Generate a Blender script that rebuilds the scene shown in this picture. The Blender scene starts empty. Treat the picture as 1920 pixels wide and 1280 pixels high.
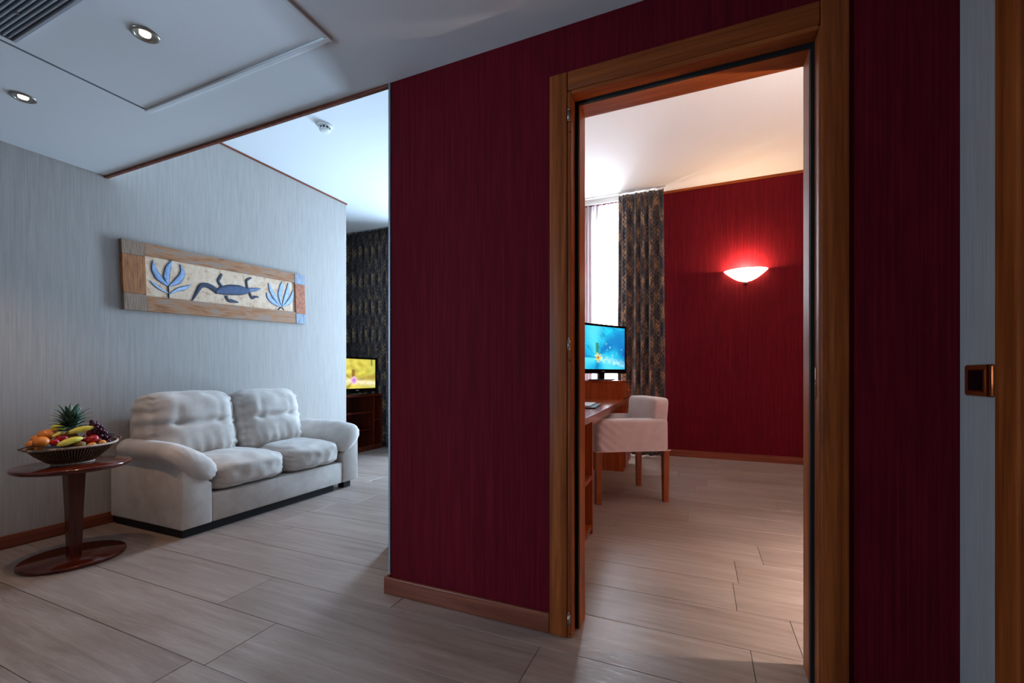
import bpy, bmesh, math, random
from math import sin, cos, pi, radians, sqrt, exp, atan2
from mathutils import Vector, Matrix, noise

random.seed(7)
scene = bpy.context.scene
COL = scene.collection

# ---------------------------------------------------------------- camera
FPX, HOR, YAW, HC = 819.0, 703.0, radians(23.2), 1.02      # focal length and horizon in pixels of the 1920x1280 frame
cam_d = bpy.data.cameras.new('camera')
cam = bpy.data.objects.new('camera', cam_d)
COL.objects.link(cam)
cam_d.sensor_width = 36.0
cam_d.lens = FPX / 1920 * 36
cam_d.shift_y = (HOR - 640) / 1920
cam_d.clip_start = 0.02
cam.location = (0, 0, HC)
cam.rotation_euler = (pi / 2, 0, YAW)
scene.camera = cam

# ---------------------------------------------------------------- world, daylight, exposure
w = bpy.data.worlds.new('sky')
scene.world = w
w.use_nodes = True
bg = w.node_tree.nodes['Background']
bg.inputs[0].default_value = (0.62, 0.80, 1.0, 1)
bg.inputs[1].default_value = 1.2


def area(name, loc, rot, sx, sy, watts, col, spread=180):
    d = bpy.data.lights.new(name, 'AREA')
    d.shape = 'RECTANGLE'
    d.size, d.size_y = sx, sy
    d.energy = watts
    d.color = col
    d.spread = radians(spread)
    o = bpy.data.objects.new(name, d)
    o.location = loc
    o.rotation_euler = rot
    COL.objects.link(o)
    return o


area('daylight_living_offscreen', (-2.66, 5.42, 1.45), (-pi / 2, 0, 0), 0.62, 2.5, 250, (0.50, 0.73, 1.0))
area('daylight_bedroom', (-0.94, 6.22, 1.75), (-pi / 2, 0, 0), 0.62, 2.7, 430, (0.80, 0.89, 1.0))
area('daylight_alcove_offscreen', (-3.30, -1.95, 1.5), (pi / 2, 0, 0), 0.55, 1.9, 170, (0.50, 0.73, 1.0))

vs = scene.view_settings
vs.view_transform = 'Standard'
vs.look = 'None'
vs.exposure = 0.15
vs.gamma = 1.0
vs.use_curve_mapping = False


# ---------------------------------------------------------------- pixel helpers
CF = Vector((-sin(YAW), cos(YAW), 0))
CR = Vector((cos(YAW), sin(YAW), 0))


def ray(px, py):
    return CF + CR * ((px - 960) / FPX) + Vector((0, 0, -(py - HOR) / FPX))


def on_x(px, py, X):
    d = ray(px, py)
    return d * (X / d.x) + Vector((0, 0, HC))


def on_y(px, py, Y):
    d = ray(px, py)
    return d * (Y / d.y) + Vector((0, 0, HC))


# ---------------------------------------------------------------- material helpers
def lin(c):
    c = c / 255.0
    return c / 12.92 if c <= 0.04045 else ((c + 0.055) / 1.055) ** 2.4


def rgb(r, g, b):
    return (lin(r), lin(g), lin(b), 1)


class NT:
    def __init__(self, name):
        self.m = bpy.data.materials.new(name)
        self.m.use_nodes = True
        self.t = self.m.node_tree
        self.b = self.t.nodes['Principled BSDF']
        self.out = self.t.nodes['Material Output']

    def n(self, typ, **kw):
        nd = self.t.nodes.new(typ)
        for k, v in kw.items():
            setattr(nd, k, v)
        return nd

    def l(self, a, b):
        self.t.links.new(a, b)

    def set(self, **kw):
        for k, v in kw.items():
            self.b.inputs[k.replace('_', ' ')].default_value = v

    def math(self, op, a, b=None, c=None):
        nd = self.n('ShaderNodeMath', operation=op)
        for i, v in enumerate((a, b, c)):
            if v is None:
                continue
            if isinstance(v, (int, float)):
                nd.inputs[i].default_value = v
            else:
                self.l(v, nd.inputs[i])
        return nd.outputs[0]

    def ramp(self, fac, stops, interp='LINEAR'):
        nd = self.n('ShaderNodeValToRGB')
        cr = nd.color_ramp
        cr.interpolation = interp
        while len(cr.elements) > len(stops):
            cr.elements.remove(cr.elements[-1])
        while len(cr.elements) < len(stops):
            cr.elements.new(0.5)
        for e, (p, c) in zip(cr.elements, stops):
            e.position = p
            e.color = c
        self.l(fac, nd.inputs[0])
        return nd.outputs[0]

    def noise(self, vec, scale=5, detail=4, rough=0.55, dist=0.0):
        nd = self.n('ShaderNodeTexNoise')
        nd.inputs['Scale'].default_value = scale
        nd.inputs['Detail'].default_value = detail
        nd.inputs['Roughness'].default_value = rough
        nd.inputs['Distortion'].default_value = dist
        if vec is not None:
            self.l(vec, nd.inputs['Vector'])
        return nd.outputs[0]

    def coord(self, kind='Object', scale=(1, 1, 1), jitter=False):
        if kind == 'World':
            src = self.n('ShaderNodeNewGeometry').outputs['Position']
        else:
            src = self.n('ShaderNodeTexCoord').outputs[kind]
        if jitter:
            oi = self.n('ShaderNodeObjectInfo')
            add = self.n('ShaderNodeVectorMath', operation='MULTIPLY_ADD')
            add.inputs[0].default_value = (1, 1, 1)
            cmb = self.n('ShaderNodeCombineXYZ')
            m = self.math('MULTIPLY', oi.outputs['Random'], 37.0)
            for i in range(3):
                self.l(m, cmb.inputs[i])
            a2 = self.n('ShaderNodeVectorMath', operation='ADD')
            self.l(src, a2.inputs[0])
            self.l(cmb.outputs[0], a2.inputs[1])
            src = a2.outputs[0]
        mp = self.n('ShaderNodeMapping')
        mp.inputs['Scale'].default_value = scale
        self.l(src, mp.inputs['Vector'])
        return mp.outputs[0]

    def bump(self, h, strength=0.2, dist=0.01):
        nd = self.n('ShaderNodeBump')
        nd.inputs['Strength'].default_value = strength
        nd.inputs['Distance'].default_value = dist
        self.l(h, nd.inputs['Height'])
        self.l(nd.outputs[0], self.b.inputs['Normal'])

    def base(self, sock):
        self.l(sock, self.b.inputs['Base Color'])


M = {}


def flat(key, col, rough=0.5, metal=0.0, **kw):
    t = NT(key)
    t.set(Base_Color=col, Roughness=rough, Metallic=metal)
    for k, v in kw.items():
        t.set(**{k: v})
    M[key] = t.m
    return t.m


def wallpaper(key, c0, c1, c2, rough=0.75, axis_scale=(160, 160, 1.2), bump=0.25):
    """fine vertical streaks, woven look"""
    t = NT(key)
    v = t.coord('World', axis_scale)
    n1 = t.noise(v, 1.0, 3, 0.7)
    v2 = t.coord('World', (axis_scale[0] * .35, axis_scale[1] * .35, 4.5))
    n2 = t.noise(v2, 1.0, 4, 0.6)
    mix = t.math('ADD', t.math('MULTIPLY', n1, 0.65), t.math('MULTIPLY', n2, 0.35))
    t.base(t.ramp(mix, [(0.30, c0), (0.50, c1), (0.70, c2)]))
    t.set(Roughness=rough)
    t.b.inputs['Specular IOR Level'].default_value = 0.08
    t.bump(n1, bump, 0.002)
    M[key] = t.m


def wood(key, c0, c1, c2, scale=(30, 30, 1.3), rough=0.45, kind='Object', coat=0.0):
    """straight cherry grain, long along the axis with the small scale"""
    t = NT(key)
    v = t.coord(kind, scale, jitter=True)
    n1 = t.noise(v, 1.0, 5, 0.6, 0.6)
    v2 = t.coord(kind, tuple(s * 5 for s in scale), jitter=True)
    n2 = t.noise(v2, 1.0, 2, 0.5)
    mix = t.math('ADD', t.math('MULTIPLY', n1, 0.75), t.math('MULTIPLY', n2, 0.25))
    t.base(t.ramp(mix, [(0.28, c0), (0.5, c1), (0.72, c2)]))
    t.set(Roughness=rough)
    t.b.inputs['Specular IOR Level'].default_value = 0.2
    t.b.inputs['Coat Weight'].default_value = coat
    t.b.inputs['Coat Roughness'].default_value = 0.12
    t.bump(n2, 0.06, 0.001)
    M[key] = t.m


wallpaper('paper_red', rgb(73, 7, 17), rgb(91, 11, 23), rgb(112, 20, 33))
wallpaper('paper_cream', rgb(162, 155, 149), rgb(173, 166, 160), rgb(184, 177, 171), axis_scale=(150, 150, 3.5), bump=0.12)
flat('plaster', rgb(226, 227, 228), 0.85)
flat('panel_white', rgb(226, 227, 228), 0.7)
CH = (rgb(92, 41, 14), rgb(140, 68, 27), rgb(174, 94, 42))
wood('cherry_z', *CH, scale=(28, 28, 1.1))
wood('cherry_x', *CH, scale=(1.1, 28, 28))
wood('cherry_y', *CH, scale=(28, 1.1, 28))
RD = (rgb(112, 44, 18), rgb(150, 68, 30), rgb(176, 92, 46))
wood('cherry_desk', *RD, scale=(24, 1.2, 24), rough=0.22, coat=0.3)
wood('cherry_desk_z', *RD, scale=(24, 24, 1.2), rough=0.3)
DK = (rgb(50, 15, 8), rgb(84, 28, 14), rgb(112, 42, 22))
wood('mahogany_z', *DK, scale=(22, 22, 1.2), rough=0.25, coat=0.4)
wood('mahogany_y', *DK, scale=(22, 1.2, 22), rough=0.16, coat=0.6)
wood('base_x', rgb(96, 46, 30), rgb(124, 66, 47), rgb(146, 86, 64), scale=(1.1, 30, 30), rough=0.35)
wood('base_y', rgb(96, 46, 30), rgb(124, 66, 47), rgb(146, 86, 64), scale=(30, 1.1, 30), rough=0.4)
flat('black', rgb(6, 5, 6), 0.7)
flat('gasket', rgb(4, 4, 5), 0.9)
flat('gloss_black', rgb(9, 9, 11), 0.12)
flat('brass', rgb(190, 140, 70), 0.25, 1.0)
flat('bronze', rgb(192, 96, 46), 0.2, 0.7)
flat('gold', rgb(214, 170, 84), 0.2, 1.0)
flat('steel', rgb(170, 165, 155), 0.28, 1.0)
flat('alu', rgb(150, 158, 168), 0.4, 0.6)
flat('white_plastic', rgb(225, 225, 222), 0.45)
flat('grey_plastic', rgb(110, 112, 116), 0.5)
flat('dark_plastic', rgb(42, 42, 46), 0.5)
flat('paper', rgb(205, 212, 222), 0.35)
flat('leather_dark', rgb(30, 26, 30), 0.4)
flat('void', rgb(84, 90, 100), 0.9)
flat('slat', rgb(176, 180, 186), 0.45, 0.1)

# floor boards
t = NT('floor_board')
v = t.coord('World', (1.6, 26, 1), jitter=True)
n1 = t.noise(v, 1.0, 6, 0.62, 0.8)
v2 = t.coord('World', (14, 120, 1), jitter=True)
n2 = t.noise(v2, 1.0, 3, 0.6)
v3 = t.coord('World', (1.2, 3.0, 1), jitter=True)
n3 = t.noise(v3, 1.0, 3, 0.5)
oi = t.n('ShaderNodeObjectInfo')
mix = t.math('ADD', t.math('MULTIPLY', n1, 0.5), t.math('MULTIPLY', n2, 0.22))
mix = t.math('ADD', mix, t.math('MULTIPLY', n3, 0.22))
mix = t.math('ADD', mix, t.math('MULTIPLY', t.math('SUBTRACT', oi.outputs['Random'], 0.5), 0.08))
t.base(t.ramp(mix, [(0.28, rgb(112, 94, 85)), (0.47, rgb(143, 125, 115)), (0.66, rgb(168, 152, 142))]))
t.l(t.ramp(n2, [(0.3, (0.30, 0.30, 0.30, 1)), (0.7, (0.46, 0.46, 0.46, 1))]), t.b.inputs['Roughness'])
t.bump(t.math('ADD', n1, n2), 0.12, 0.004)
M['floor_board'] = t.m
flat('joint', rgb(92, 76, 66), 0.8)

# upholstery
for key, ca, cb in (('suede', rgb(186, 174, 166), rgb(208, 198, 190)), ('chair_cloth', rgb(214, 206, 206), rgb(230, 223, 223))):
    t = NT(key)
    v = t.coord('Object', (9, 9, 9))
    n1 = t.noise(v, 1.0, 4, 0.6)
    v2 = t.coord('Object', (420, 420, 420))
    n2 = t.noise(v2, 1.0, 2, 0.5)
    t.base(t.ramp(n1, [(0.3, ca), (0.7, cb)]))
    t.set(Roughness=0.9)
    t.b.inputs['Sheen Weight'].default_value = 0.35
    t.b.inputs['Sheen Roughness'].default_value = 0.4
    t.b.inputs['Specular IOR Level'].default_value = 0.15
    t.bump(n2, 0.12, 0.001)
    M[key] = t.m


# patterned curtain: gold ornament on navy, in metres along the cloth (UV)
def damask(key, dark, gold, mid):
    t = NT(key)
    uv = t.n('ShaderNodeTexCoord').outputs['UV']
    sp = t.n('ShaderNodeSeparateXYZ')
    t.l(uv, sp.inputs[0])
    U, V = sp.outputs[0], sp.outputs[1]
    a, b = 0.22, 0.40
    cu = t.math('COSINE', t.math('MULTIPLY', U, 2 * pi / a))
    cv = t.math('COSINE', t.math('MULTIPLY', V, 2 * pi / b))
    cu2 = t.math('COSINE', t.math('MULTIPLY', U, 10 * pi / a))
    cv2 = t.math('COSINE', t.math('MULTIPLY', V, 14 * pi / b))
    med = t.math('MULTIPLY', cu, cv)                       # alternating medallions
    fil = t.math('MULTIPLY', cu2, cv2)                     # leaf filigree
    mpn = t.n('ShaderNodeMapping')
    mpn.inputs['Scale'].default_value = (1.0, 0.45, 1)
    t.l(uv, mpn.inputs['Vector'])
    nz = t.noise(mpn.outputs[0], 34, 5, 0.72, 0.8)
    s = t.math('ADD', t.math('MULTIPLY', med, 0.17), t.math('MULTIPLY', fil, 0.12))
    s = t.math('ADD', s, t.math('MULTIPLY', t.math('SUBTRACT', nz, 0.5), 1.5))
    s = t.math('ADD', s, 0.51)
    t.base(t.ramp(s, [(0.36, dark), (0.50, mid), (0.60, mid), (0.74, gold)]))
    t.set(Roughness=0.8)
    t.b.inputs['Sheen Weight'].default_value = 0.2
    M[key] = t.m


damask('curtain_cloth', rgb(24, 26, 40), rgb(168, 132, 88), rgb(74, 66, 66))

# sheer
t = NT('sheer')
tr = t.n('ShaderNodeBsdfTranslucent')
tr.inputs[0].default_value = (0.92, 0.94, 0.97, 1)
df = t.n('ShaderNodeBsdfDiffuse')
df.inputs[0].default_value = (0.9, 0.9, 0.92, 1)
tp = t.n('ShaderNodeBsdfTransparent')
m1 = t.n('ShaderNodeMixShader')
m1.inputs[0].default_value = 0.35
t.l(tr.outputs[0], m1.inputs[1])
t.l(df.outputs[0], m1.inputs[2])
m2 = t.n('ShaderNodeMixShader')
m2.inputs[0].default_value = 0.30
t.l(m1.outputs[0], m2.inputs[1])
t.l(tp.outputs[0], m2.inputs[2])
t.l(m2.outputs[0], t.out.inputs[0])
M['sheer'] = t.m

# window pane
t = NT('pane')
gl = t.n('ShaderNodeBsdfGlossy')
gl.inputs['Roughness'].default_value = 0.02
tp = t.n('ShaderNodeBsdfTransparent')
mx = t.n('ShaderNodeMixShader')
mx.inputs[0].default_value = 0.06
t.l(tp.outputs[0], mx.inputs[1])
t.l(gl.outputs[0], mx.inputs[2])
t.l(mx.outputs[0], t.out.inputs[0])
M['pane'] = t.m


def emit(key, col, strength):
    t = NT(key)
    t.set(Base_Color=(0.8, 0.8, 0.8, 1), Roughness=0.4)
    t.b.inputs['Emission Color'].default_value = col
    t.b.inputs['Emission Strength'].default_value = strength
    M[key] = t.m


emit('bulb', (1.0, 0.93, 0.82, 1), 14)
emit('lamp_glass', (1.0, 0.74, 0.44, 1), 15.0)

# colour-attribute materials
for key, em in (('vcol', 0.0), ('screen', 1.1)):
    t = NT(key)
    at = t.n('ShaderNodeVertexColor', layer_name='Col')
    if em:
        t.set(Base_Color=(0.02, 0.02, 0.02, 1), Roughness=0.15)
        t.l(at.outputs[0], t.b.inputs['Emission Color'])
        t.b.inputs['Emission Strength'].default_value = em
    else:
        v = t.coord('Object', (60, 60, 60))
        n1 = t.noise(v, 1.0, 4, 0.7)
        mxc = t.n('ShaderNodeMix', data_type='RGBA', blend_type='MULTIPLY')
        mxc.inputs[0].default_value = 0.7
        t.l(at.outputs[0], mxc.inputs[6])
        t.l(t.ramp(n1, [(0.3, (0.45, 0.45, 0.45, 1)), (0.65, (1.1, 1.1, 1.1, 1))]), mxc.inputs[7])
        t.base(mxc.outputs[2])
        t.set(Roughness=0.7)
    M[key] = t.m


def mottled(key, stops, scale=(20, 20, 20), rough=0.7, bump=0.3, dist=0.003, detail=6):
    t = NT(key)
    n1 = t.noise(t.coord('Object', scale), 1.0, detail, 0.65, 0.3)
    t.base(t.ramp(n1, stops))
    t.set(Roughness=rough)
    t.bump(n1, bump, dist)
    M[key] = t.m
    return t


mottled('rustic_y', [(0.30, rgb(96, 58, 32)), (0.45, rgb(164, 104, 58)), (0.55, rgb(160, 122, 92)), (0.70, rgb(136, 126, 130))], (30, 5, 30))
mottled('rustic_z', [(0.30, rgb(84, 50, 26)), (0.50, rgb(164, 98, 48)), (0.70, rgb(190, 130, 76))], (30, 160, 8), bump=0.6)
mottled('rustic_red', [(0.30, rgb(120, 66, 40)), (0.50, rgb(170, 96, 62)), (0.70, rgb(186, 122, 88))], (30, 30, 30))
mottled('rustic_blue', [(0.30, rgb(110, 112, 122)), (0.50, rgb(140, 148, 162)), (0.70, rgb(160, 172, 190))], (30, 60, 14))
mottled('rustic_grey', [(0.30, rgb(98, 72, 52)), (0.50, rgb(146, 116, 92)), (0.70, rgb(158, 140, 126))], (30, 160, 10), bump=0.6)
mottled('parchment', [(0.30, rgb(166, 122, 92)), (0.42, rgb(216, 180, 148)), (0.70, rgb(232, 208, 182))], (22, 22, 22), bump=0.2)
mottled('wicker', [(0.35, rgb(86, 56, 36)), (0.65, rgb(150, 112, 80))], (60, 60, 60), 0.6)
mottled('wicker_pale', [(0.35, rgb(150, 122, 100)), (0.65, rgb(196, 176, 156))], (60, 60, 60), 0.6)
flat('wicker_dark', rgb(36, 26, 24), 0.8)
mottled('orange_peel', [(0.3, rgb(214, 108, 20)), (0.7, rgb(236, 138, 34))], (300, 300, 300), 0.4, 0.3, 0.001)
mottled('lemon_peel', [(0.3, rgb(196, 184, 30)), (0.7, rgb(222, 212, 60))], (90, 90, 90), 0.4, 0.2, 0.001)
mottled('banana_peel', [(0.32, rgb(190, 160, 30)), (0.55, rgb(226, 204, 70)), (0.75, rgb(230, 220, 130))], (16, 16, 16), 0.45, 0.1, 0.001)
mottled('apple_red', [(0.3, rgb(138, 14, 20)), (0.55, rgb(190, 28, 30)), (0.75, rgb(208, 84, 42))], (26, 26, 26), 0.25, 0.05, 0.001)
mottled('apricot', [(0.3, rgb(226, 128, 40)), (0.7, rgb(240, 170, 76))], (40, 40, 40), 0.5, 0.1, 0.001)
mottled('kiwi', [(0.3, rgb(120, 84, 34)), (0.7, rgb(168, 128, 56))], (90, 90, 90), 0.7, 0.3, 0.001)
mottled('grape', [(0.3, rgb(38, 14, 28)), (0.7, rgb(96, 36, 60))], (50, 50, 50), 0.22, 0.05, 0.001)
mottled('leaf_green', [(0.3, rgb(52, 80, 54)), (0.7, rgb(122, 146, 128))], (24, 24, 60), 0.4, 0.1, 0.001)
mottled('leaf_dark', [(0.3, rgb(30, 30, 30)), (0.7, rgb(66, 62, 62))], (30, 30, 30), 0.6, 0.1, 0.001)
mottled('pine_skin', [(0.3, rgb(94, 66, 26)), (0.7, rgb(168, 122, 52))], (60, 60, 60), 0.7, 0.4, 0.003)
flat('stem', rgb(74, 62, 34), 0.7)


# ---------------------------------------------------------------- mesh helpers
def tag(o, label=None, cat=None, group=None, kind=None):
    if label:
        o['label'] = label
    if cat:
        o['category'] = cat
    if group:
        o['group'] = group
    if kind:
        o['kind'] = kind
    return o


def link(o, parent=None):
    COL.objects.link(o)
    if parent:
        o.parent = parent
    return o


def obj(name, bm, mat, parent=None, smooth=False, loc=None, rot=None):
    me = bpy.data.meshes.new(name)
    bmesh.ops.recalc_face_normals(bm, faces=bm.faces)
    bm.to_mesh(me)
    bm.free()
    if mat:
        me.materials.append(M[mat] if isinstance(mat, str) else mat)
    if smooth:
        me.polygons.foreach_set('use_smooth', [True] * len(me.polygons))
    o = bpy.data.objects.new(name, me)
    if loc is not None:
        o.location = loc
    if rot is not None:
        o.rotation_euler = rot
    return link(o, parent)


def empty(name, loc=(0, 0, 0), rot=(0, 0, 0)):
    o = bpy.data.objects.new(name, None)
    o.empty_display_size = 0.05
    o.location = loc
    o.rotation_euler = rot
    return link(o)


def box(bm, x0, x1, y0, y1, z0, z1, bev=0.0, seg=2):
    r = bmesh.ops.create_cube(bm, size=1.0)
    vsn = r['verts']
    for vv in vsn:
        vv.co = Vector(((x0 + x1) / 2 + vv.co.x * (x1 - x0), (y0 + y1) / 2 + vv.co.y * (y1 - y0), (z0 + z1) / 2 + vv.co.z * (z1 - z0)))
    if bev > 0:
        es = list({e for vv in vsn for e in vv.link_edges})
        bmesh.ops.bevel(bm, geom=es, offset=bev, segments=seg, profile=0.5, affect='EDGES')
    return bm


def B(*a, **k):
    return box(bmesh.new(), *a, **k)


def ring_lathe(prof, n=32, cx=1.0, cy=1.0, ang=(0, 2 * pi), caps=True):
    """lathe round z; prof = [(r, z)]"""
    bm = bmesh.new()
    full = abs(ang[1] - ang[0] - 2 * pi) < 1e-6
    cnt = n if full else n + 1
    rows = []
    for r, z in prof:
        rows.append([bm.verts.new((r * cx * cos(ang[0] + (ang[1] - ang[0]) * i / n), r * cy * sin(ang[0] + (ang[1] - ang[0]) * i / n), z)) for i in range(cnt)])
    for a, b in zip(rows, rows[1:]):
        for i in range(n):
            j = (i + 1) % cnt
            bm.faces.new((a[i], a[j], b[j], b[i]))
    if caps and full:
        for rw in (rows[0], rows[-1]):
            if (rw[0].co - rw[cnt // 2].co).length > 1e-5:
                bm.faces.new(rw)
    bmesh.ops.remove_doubles(bm, verts=bm.verts, dist=1e-6)
    return bm


def tube(bm, pts, rad, n=8, closed=False):
    pts = [Vector(p) for p in pts]
    k = len(pts)
    rows = []
    up = Vector((0, 0, 1))
    for i, p in enumerate(pts):
        a = pts[i - 1] if (i or closed) else p
        b = pts[(i + 1) % k] if (i < k - 1 or closed) else p
        d = (b - a).normalized()
        u = up if abs(d.dot(up)) < 0.95 else Vector((1, 0, 0))
        s = d.cross(u).normalized()
        q = s.cross(d).normalized()
        r = rad[i] if isinstance(rad, (list, tuple)) else rad
        rows.append([bm.verts.new(p + s * r * cos(2 * pi * j / n) + q * r * sin(2 * pi * j / n)) for j in range(n)])
    rng = range(k) if closed else range(k - 1)
    for i in rng:
        a, b = rows[i], rows[(i + 1) % k]
        for j in range(n):
            bm.faces.new((a[j], a[(j + 1) % n], b[(j + 1) % n], b[j]))
    if not closed:
        bm.faces.new(rows[0][::-1])
        bm.faces.new(rows[-1])
    return bm


def T(*a, **k):
    return tube(bmesh.new(), *a, **k)


def ellipsoid(rx, ry, rz, u=20, v=12, fn=None):
    bm = bmesh.new()
    bmesh.ops.create_uvsphere(bm, u_segments=u, v_segments=v, radius=1)
    for vv in bm.verts:
        c = vv.co.copy()
        vv.co = Vector((c.x * rx, c.y * ry, c.z * rz))
        if fn:
            vv.co = fn(vv.co, c)
    return bm


def puff(hx, hy, hz, n=6.0, cuts=16, fn=None):
    """cushion: cube grid pulled to a soft rounded box; fn(unit, point) -> point"""
    bm = bmesh.new()
    bmesh.ops.create_cube(bm, size=2)
    bmesh.ops.subdivide_edges(bm, edges=bm.edges, cuts=cuts, use_grid_fill=True)
    for vv in bm.verts:
        c = vv.co.copy()
        mx_ = max(abs(c.x), abs(c.y), abs(c.z))
        nn = (abs(c.x) ** n + abs(c.y) ** n + abs(c.z) ** n) ** (1 / n)
        u = c * (mx_ / nn)
        p = Vector((u.x * hx, u.y * hy, u.z * hz))
        if fn:
            p = fn(c, p)
        vv.co = p
    return bm


def prism(pts, y0, y1, axis='y'):
    """polygon pts in the plane across the axis, extruded along it"""
    bm = bmesh.new()

    def mk(a, b, t_):
        return {'y': (a, t_, b), 'x': (t_, a, b), 'z': (a, b, t_)}[axis]
    lo = [bm.verts.new(mk(a, b, y0)) for a, b in pts]
    hi = [bm.verts.new(mk(a, b, y1)) for a, b in pts]
    n = len(pts)
    bm.faces.new(lo)
    bm.faces.new(hi[::-1])
    for i in range(n):
        j = (i + 1) % n
        bm.faces.new((lo[i], hi[i], hi[j], lo[j]))
    return bm


def structure(name, bm, mat, label=None, cat=None, smooth=False):
    o = obj(name, bm, mat, None, smooth)
    o['kind'] = 'structure'
    if label:
        o['label'] = label
    if cat:
        o['category'] = cat
    return o


# ================================================================ the setting
XL = -3.75          # left wall
YR = 1.656          # red wall face
YB = 1.80           # red wall back face
ZH = 2.388          # hall ceiling
ZL = 3.00           # living ceiling
ZB = 3.35           # bedroom ceiling
YW = 5.20           # living window wall
YF = 5.87           # bedroom far wall
XR = 0.687          # right hall wall
DL, DR, DZ = -0.50, 0.378, 2.155      # rough opening in the red wall

# ---- floor: base slab and boards
fl = structure('floor', B(-5.3, 3.2, -3.0, 6.3, -0.06, -0.014), 'joint', 'greyish brown wood board floor running through all rooms', 'floor')
PW, PL = 0.2835, 1.42
rows = []
y = 1.5535 - PW * 13
k = 0
fixed = {1.5535: 0.174, 1.837: 0.345, 2.1205: 0.150, 1.27: -0.55, 0.9865: -1.6}
BOARD = {}


def board_mesh(wx, wy):
    key = (round(wx, 3), round(wy, 3))
    if key not in BOARD:
        bm = bmesh.new()
        c = 0.0012
        lo = [bm.verts.new((sx * wx / 2, sy * wy / 2, -0.014)) for sx, sy in ((-1, -1), (1, -1), (1, 1), (-1, 1))]
        mi = [bm.verts.new((sx * wx / 2, sy * wy / 2, -c)) for sx, sy in ((-1, -1), (1, -1), (1, 1), (-1, 1))]
        hi = [bm.verts.new((sx * (wx / 2 - c), sy * (wy / 2 - c), 0)) for sx, sy in ((-1, -1), (1, -1), (1, 1), (-1, 1))]
        for a, b in ((lo, mi), (mi, hi)):
            for i in range(4):
                bm.faces.new((a[i], a[(i + 1) % 4], b[(i + 1) % 4], b[i]))
        bm.faces.new(hi)
        me = bpy.data.meshes.new('board')
        bm.to_mesh(me)
        bm.free()
        me.materials.append(M['floor_board'])
        BOARD[key] = me
    return BOARD[key]


for k in range(32):
    y0 = 1.5535 + PW * (k - 16)
    y1 = y0 + PW
    if y0 > 5.95:
        break
    xa, xb = (-5.2, 3.1)
    if y1 < -0.42:
        xa, xb = -3.8, 0.85
    off = None
    for fy, fx in fixed.items():
        if abs(fy - y0) < 0.01:
            off = fx
    if off is None:
        off = random.uniform(0, PL)
    x = off - math.ceil((off - xa) / PL) * PL
    while x < xb:
        a, b = max(x, xa), min(x + PL, xb)
        if b - a > 0.05:
            o = bpy.data.objects.new('floor_board', board_mesh(b - a - 0.0016, PW - 0.0018))
            o.location = ((a + b) / 2, (y0 + y1) / 2, 0)
            link(o, fl)
        x += PL

# ---- ceilings
structure('ceiling', B(XL, 0.83, -2.9, YR - 0.0005, ZH, ZH + 0.12), 'plaster', 'white lowered plaster ceiling of the hall', 'ceiling')
bm = bmesh.new()
box(bm, -5.3, -1.40, YR + 0.03, 4.68, ZL, ZL + 0.10)
box(bm, -5.3, -1.40, 4.68, YW, 3.17, 3.27)
box(bm, -5.3, -1.40, 4.66, 4.68, ZL + 0.1, 3.27)
structure('ceiling', bm, 'plaster', 'high white ceiling of the living room with curtain recess', 'ceiling')
structure('ceiling', B(-1.75, 3.1, YB, YF + 0.15, ZB, ZB + 0.1), 'plaster', 'high white ceiling of the bedroom', 'ceiling')
# soffit face toward the living room
structure('wall_soffit', B(XL, -1.325, YR, YR + 0.03, ZH + 0.0005, ZL + 0.1), 'plaster', 'white soffit face where hall ceiling steps up', 'wall')

# ---- walls
structure('wall_left', B(XL - 0.15, XL, -2.1, 3.885, 0, 3.15), 'paper_cream', 'cream textured wallpaper wall behind the sofa', 'wall')
structure('wall_recess', B(-5.2, XL - 0.15, 3.735, 3.885, 0, 3.15), 'paper_cream', 'cream wall returning behind the sofa wall', 'wall')
structure('wall_recess_end', B(-5.3, -5.2, 3.735, YW, 0, 3.27), 'paper_cream', 'cream end wall beside the living room curtain', 'wall')
bm = bmesh.new()
box(bm, -5.3, -3.00, YW, YW + 0.15, 0, 3.27)
box(bm, -2.32, -1.50, YW, YW + 0.15, 0, 3.27)
box(bm, -3.00, -2.32, YW, YW + 0.15, 2.72, 3.27)
box(bm, -3.00, -2.32, YW, YW + 0.15, 0, 0.12)
structure('wall_window_living', bm, 'plaster', 'white window wall of the living room', 'wall')
bm = bmesh.new()
box(bm, -1.325, DL, YR, YB, 0, ZL + 0.4)
box(bm, DR, XR + 0.15, YR, YB, 0, ZL + 0.4)
box(bm, DL, DR, YR, YB, DZ, ZL + 0.4)
structure('wall_center', bm, 'paper_red', 'dark red streaked wallpaper wall around the doorway', 'wall')
bm = bmesh.new()
box(bm, -1.41, -1.325, YB, 2.25, 0, ZL + 0.4)
box(bm, -1.72, -1.41, 2.15, 2.25, 0, ZL + 0.4)
box(bm, -1.72, -1.60, 2.25, YF + 0.15, 0, ZL + 0.4)
structure('wall_partition', bm, 'paper_cream', 'partition wall between living room and bedroom', 'wall')
structure('wall_bedroom_front', B(XR + 0.15, 3.1, YB - 0.1, YB, 0, ZB), 'paper_red', 'red bedroom wall beside the doorway', 'wall')
structure('wall_bedroom_right', B(3.0, 3.1, YB, YF, 0, ZB), 'paper_red', 'red bedroom wall opposite the desk', 'wall')
bm = bmesh.new()
WX0, WX1, WZ0, WZ1 = -1.23, -0.66, 0.35, 3.12
box(bm, -1.60, WX0, YF, YF + 0.15, 0, ZB)
box(bm, WX1, 3.1, YF, YF + 0.15, 0, ZB)
box(bm, WX0, WX1, YF, YF + 0.15, WZ1, ZB)
box(bm, WX0, WX1, YF, YF + 0.15, 0, WZ0)
structure('wall_far', bm, 'paper_red', 'red bedroom wall with the lit sconce', 'wall')
bm = bmesh.new()
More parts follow.
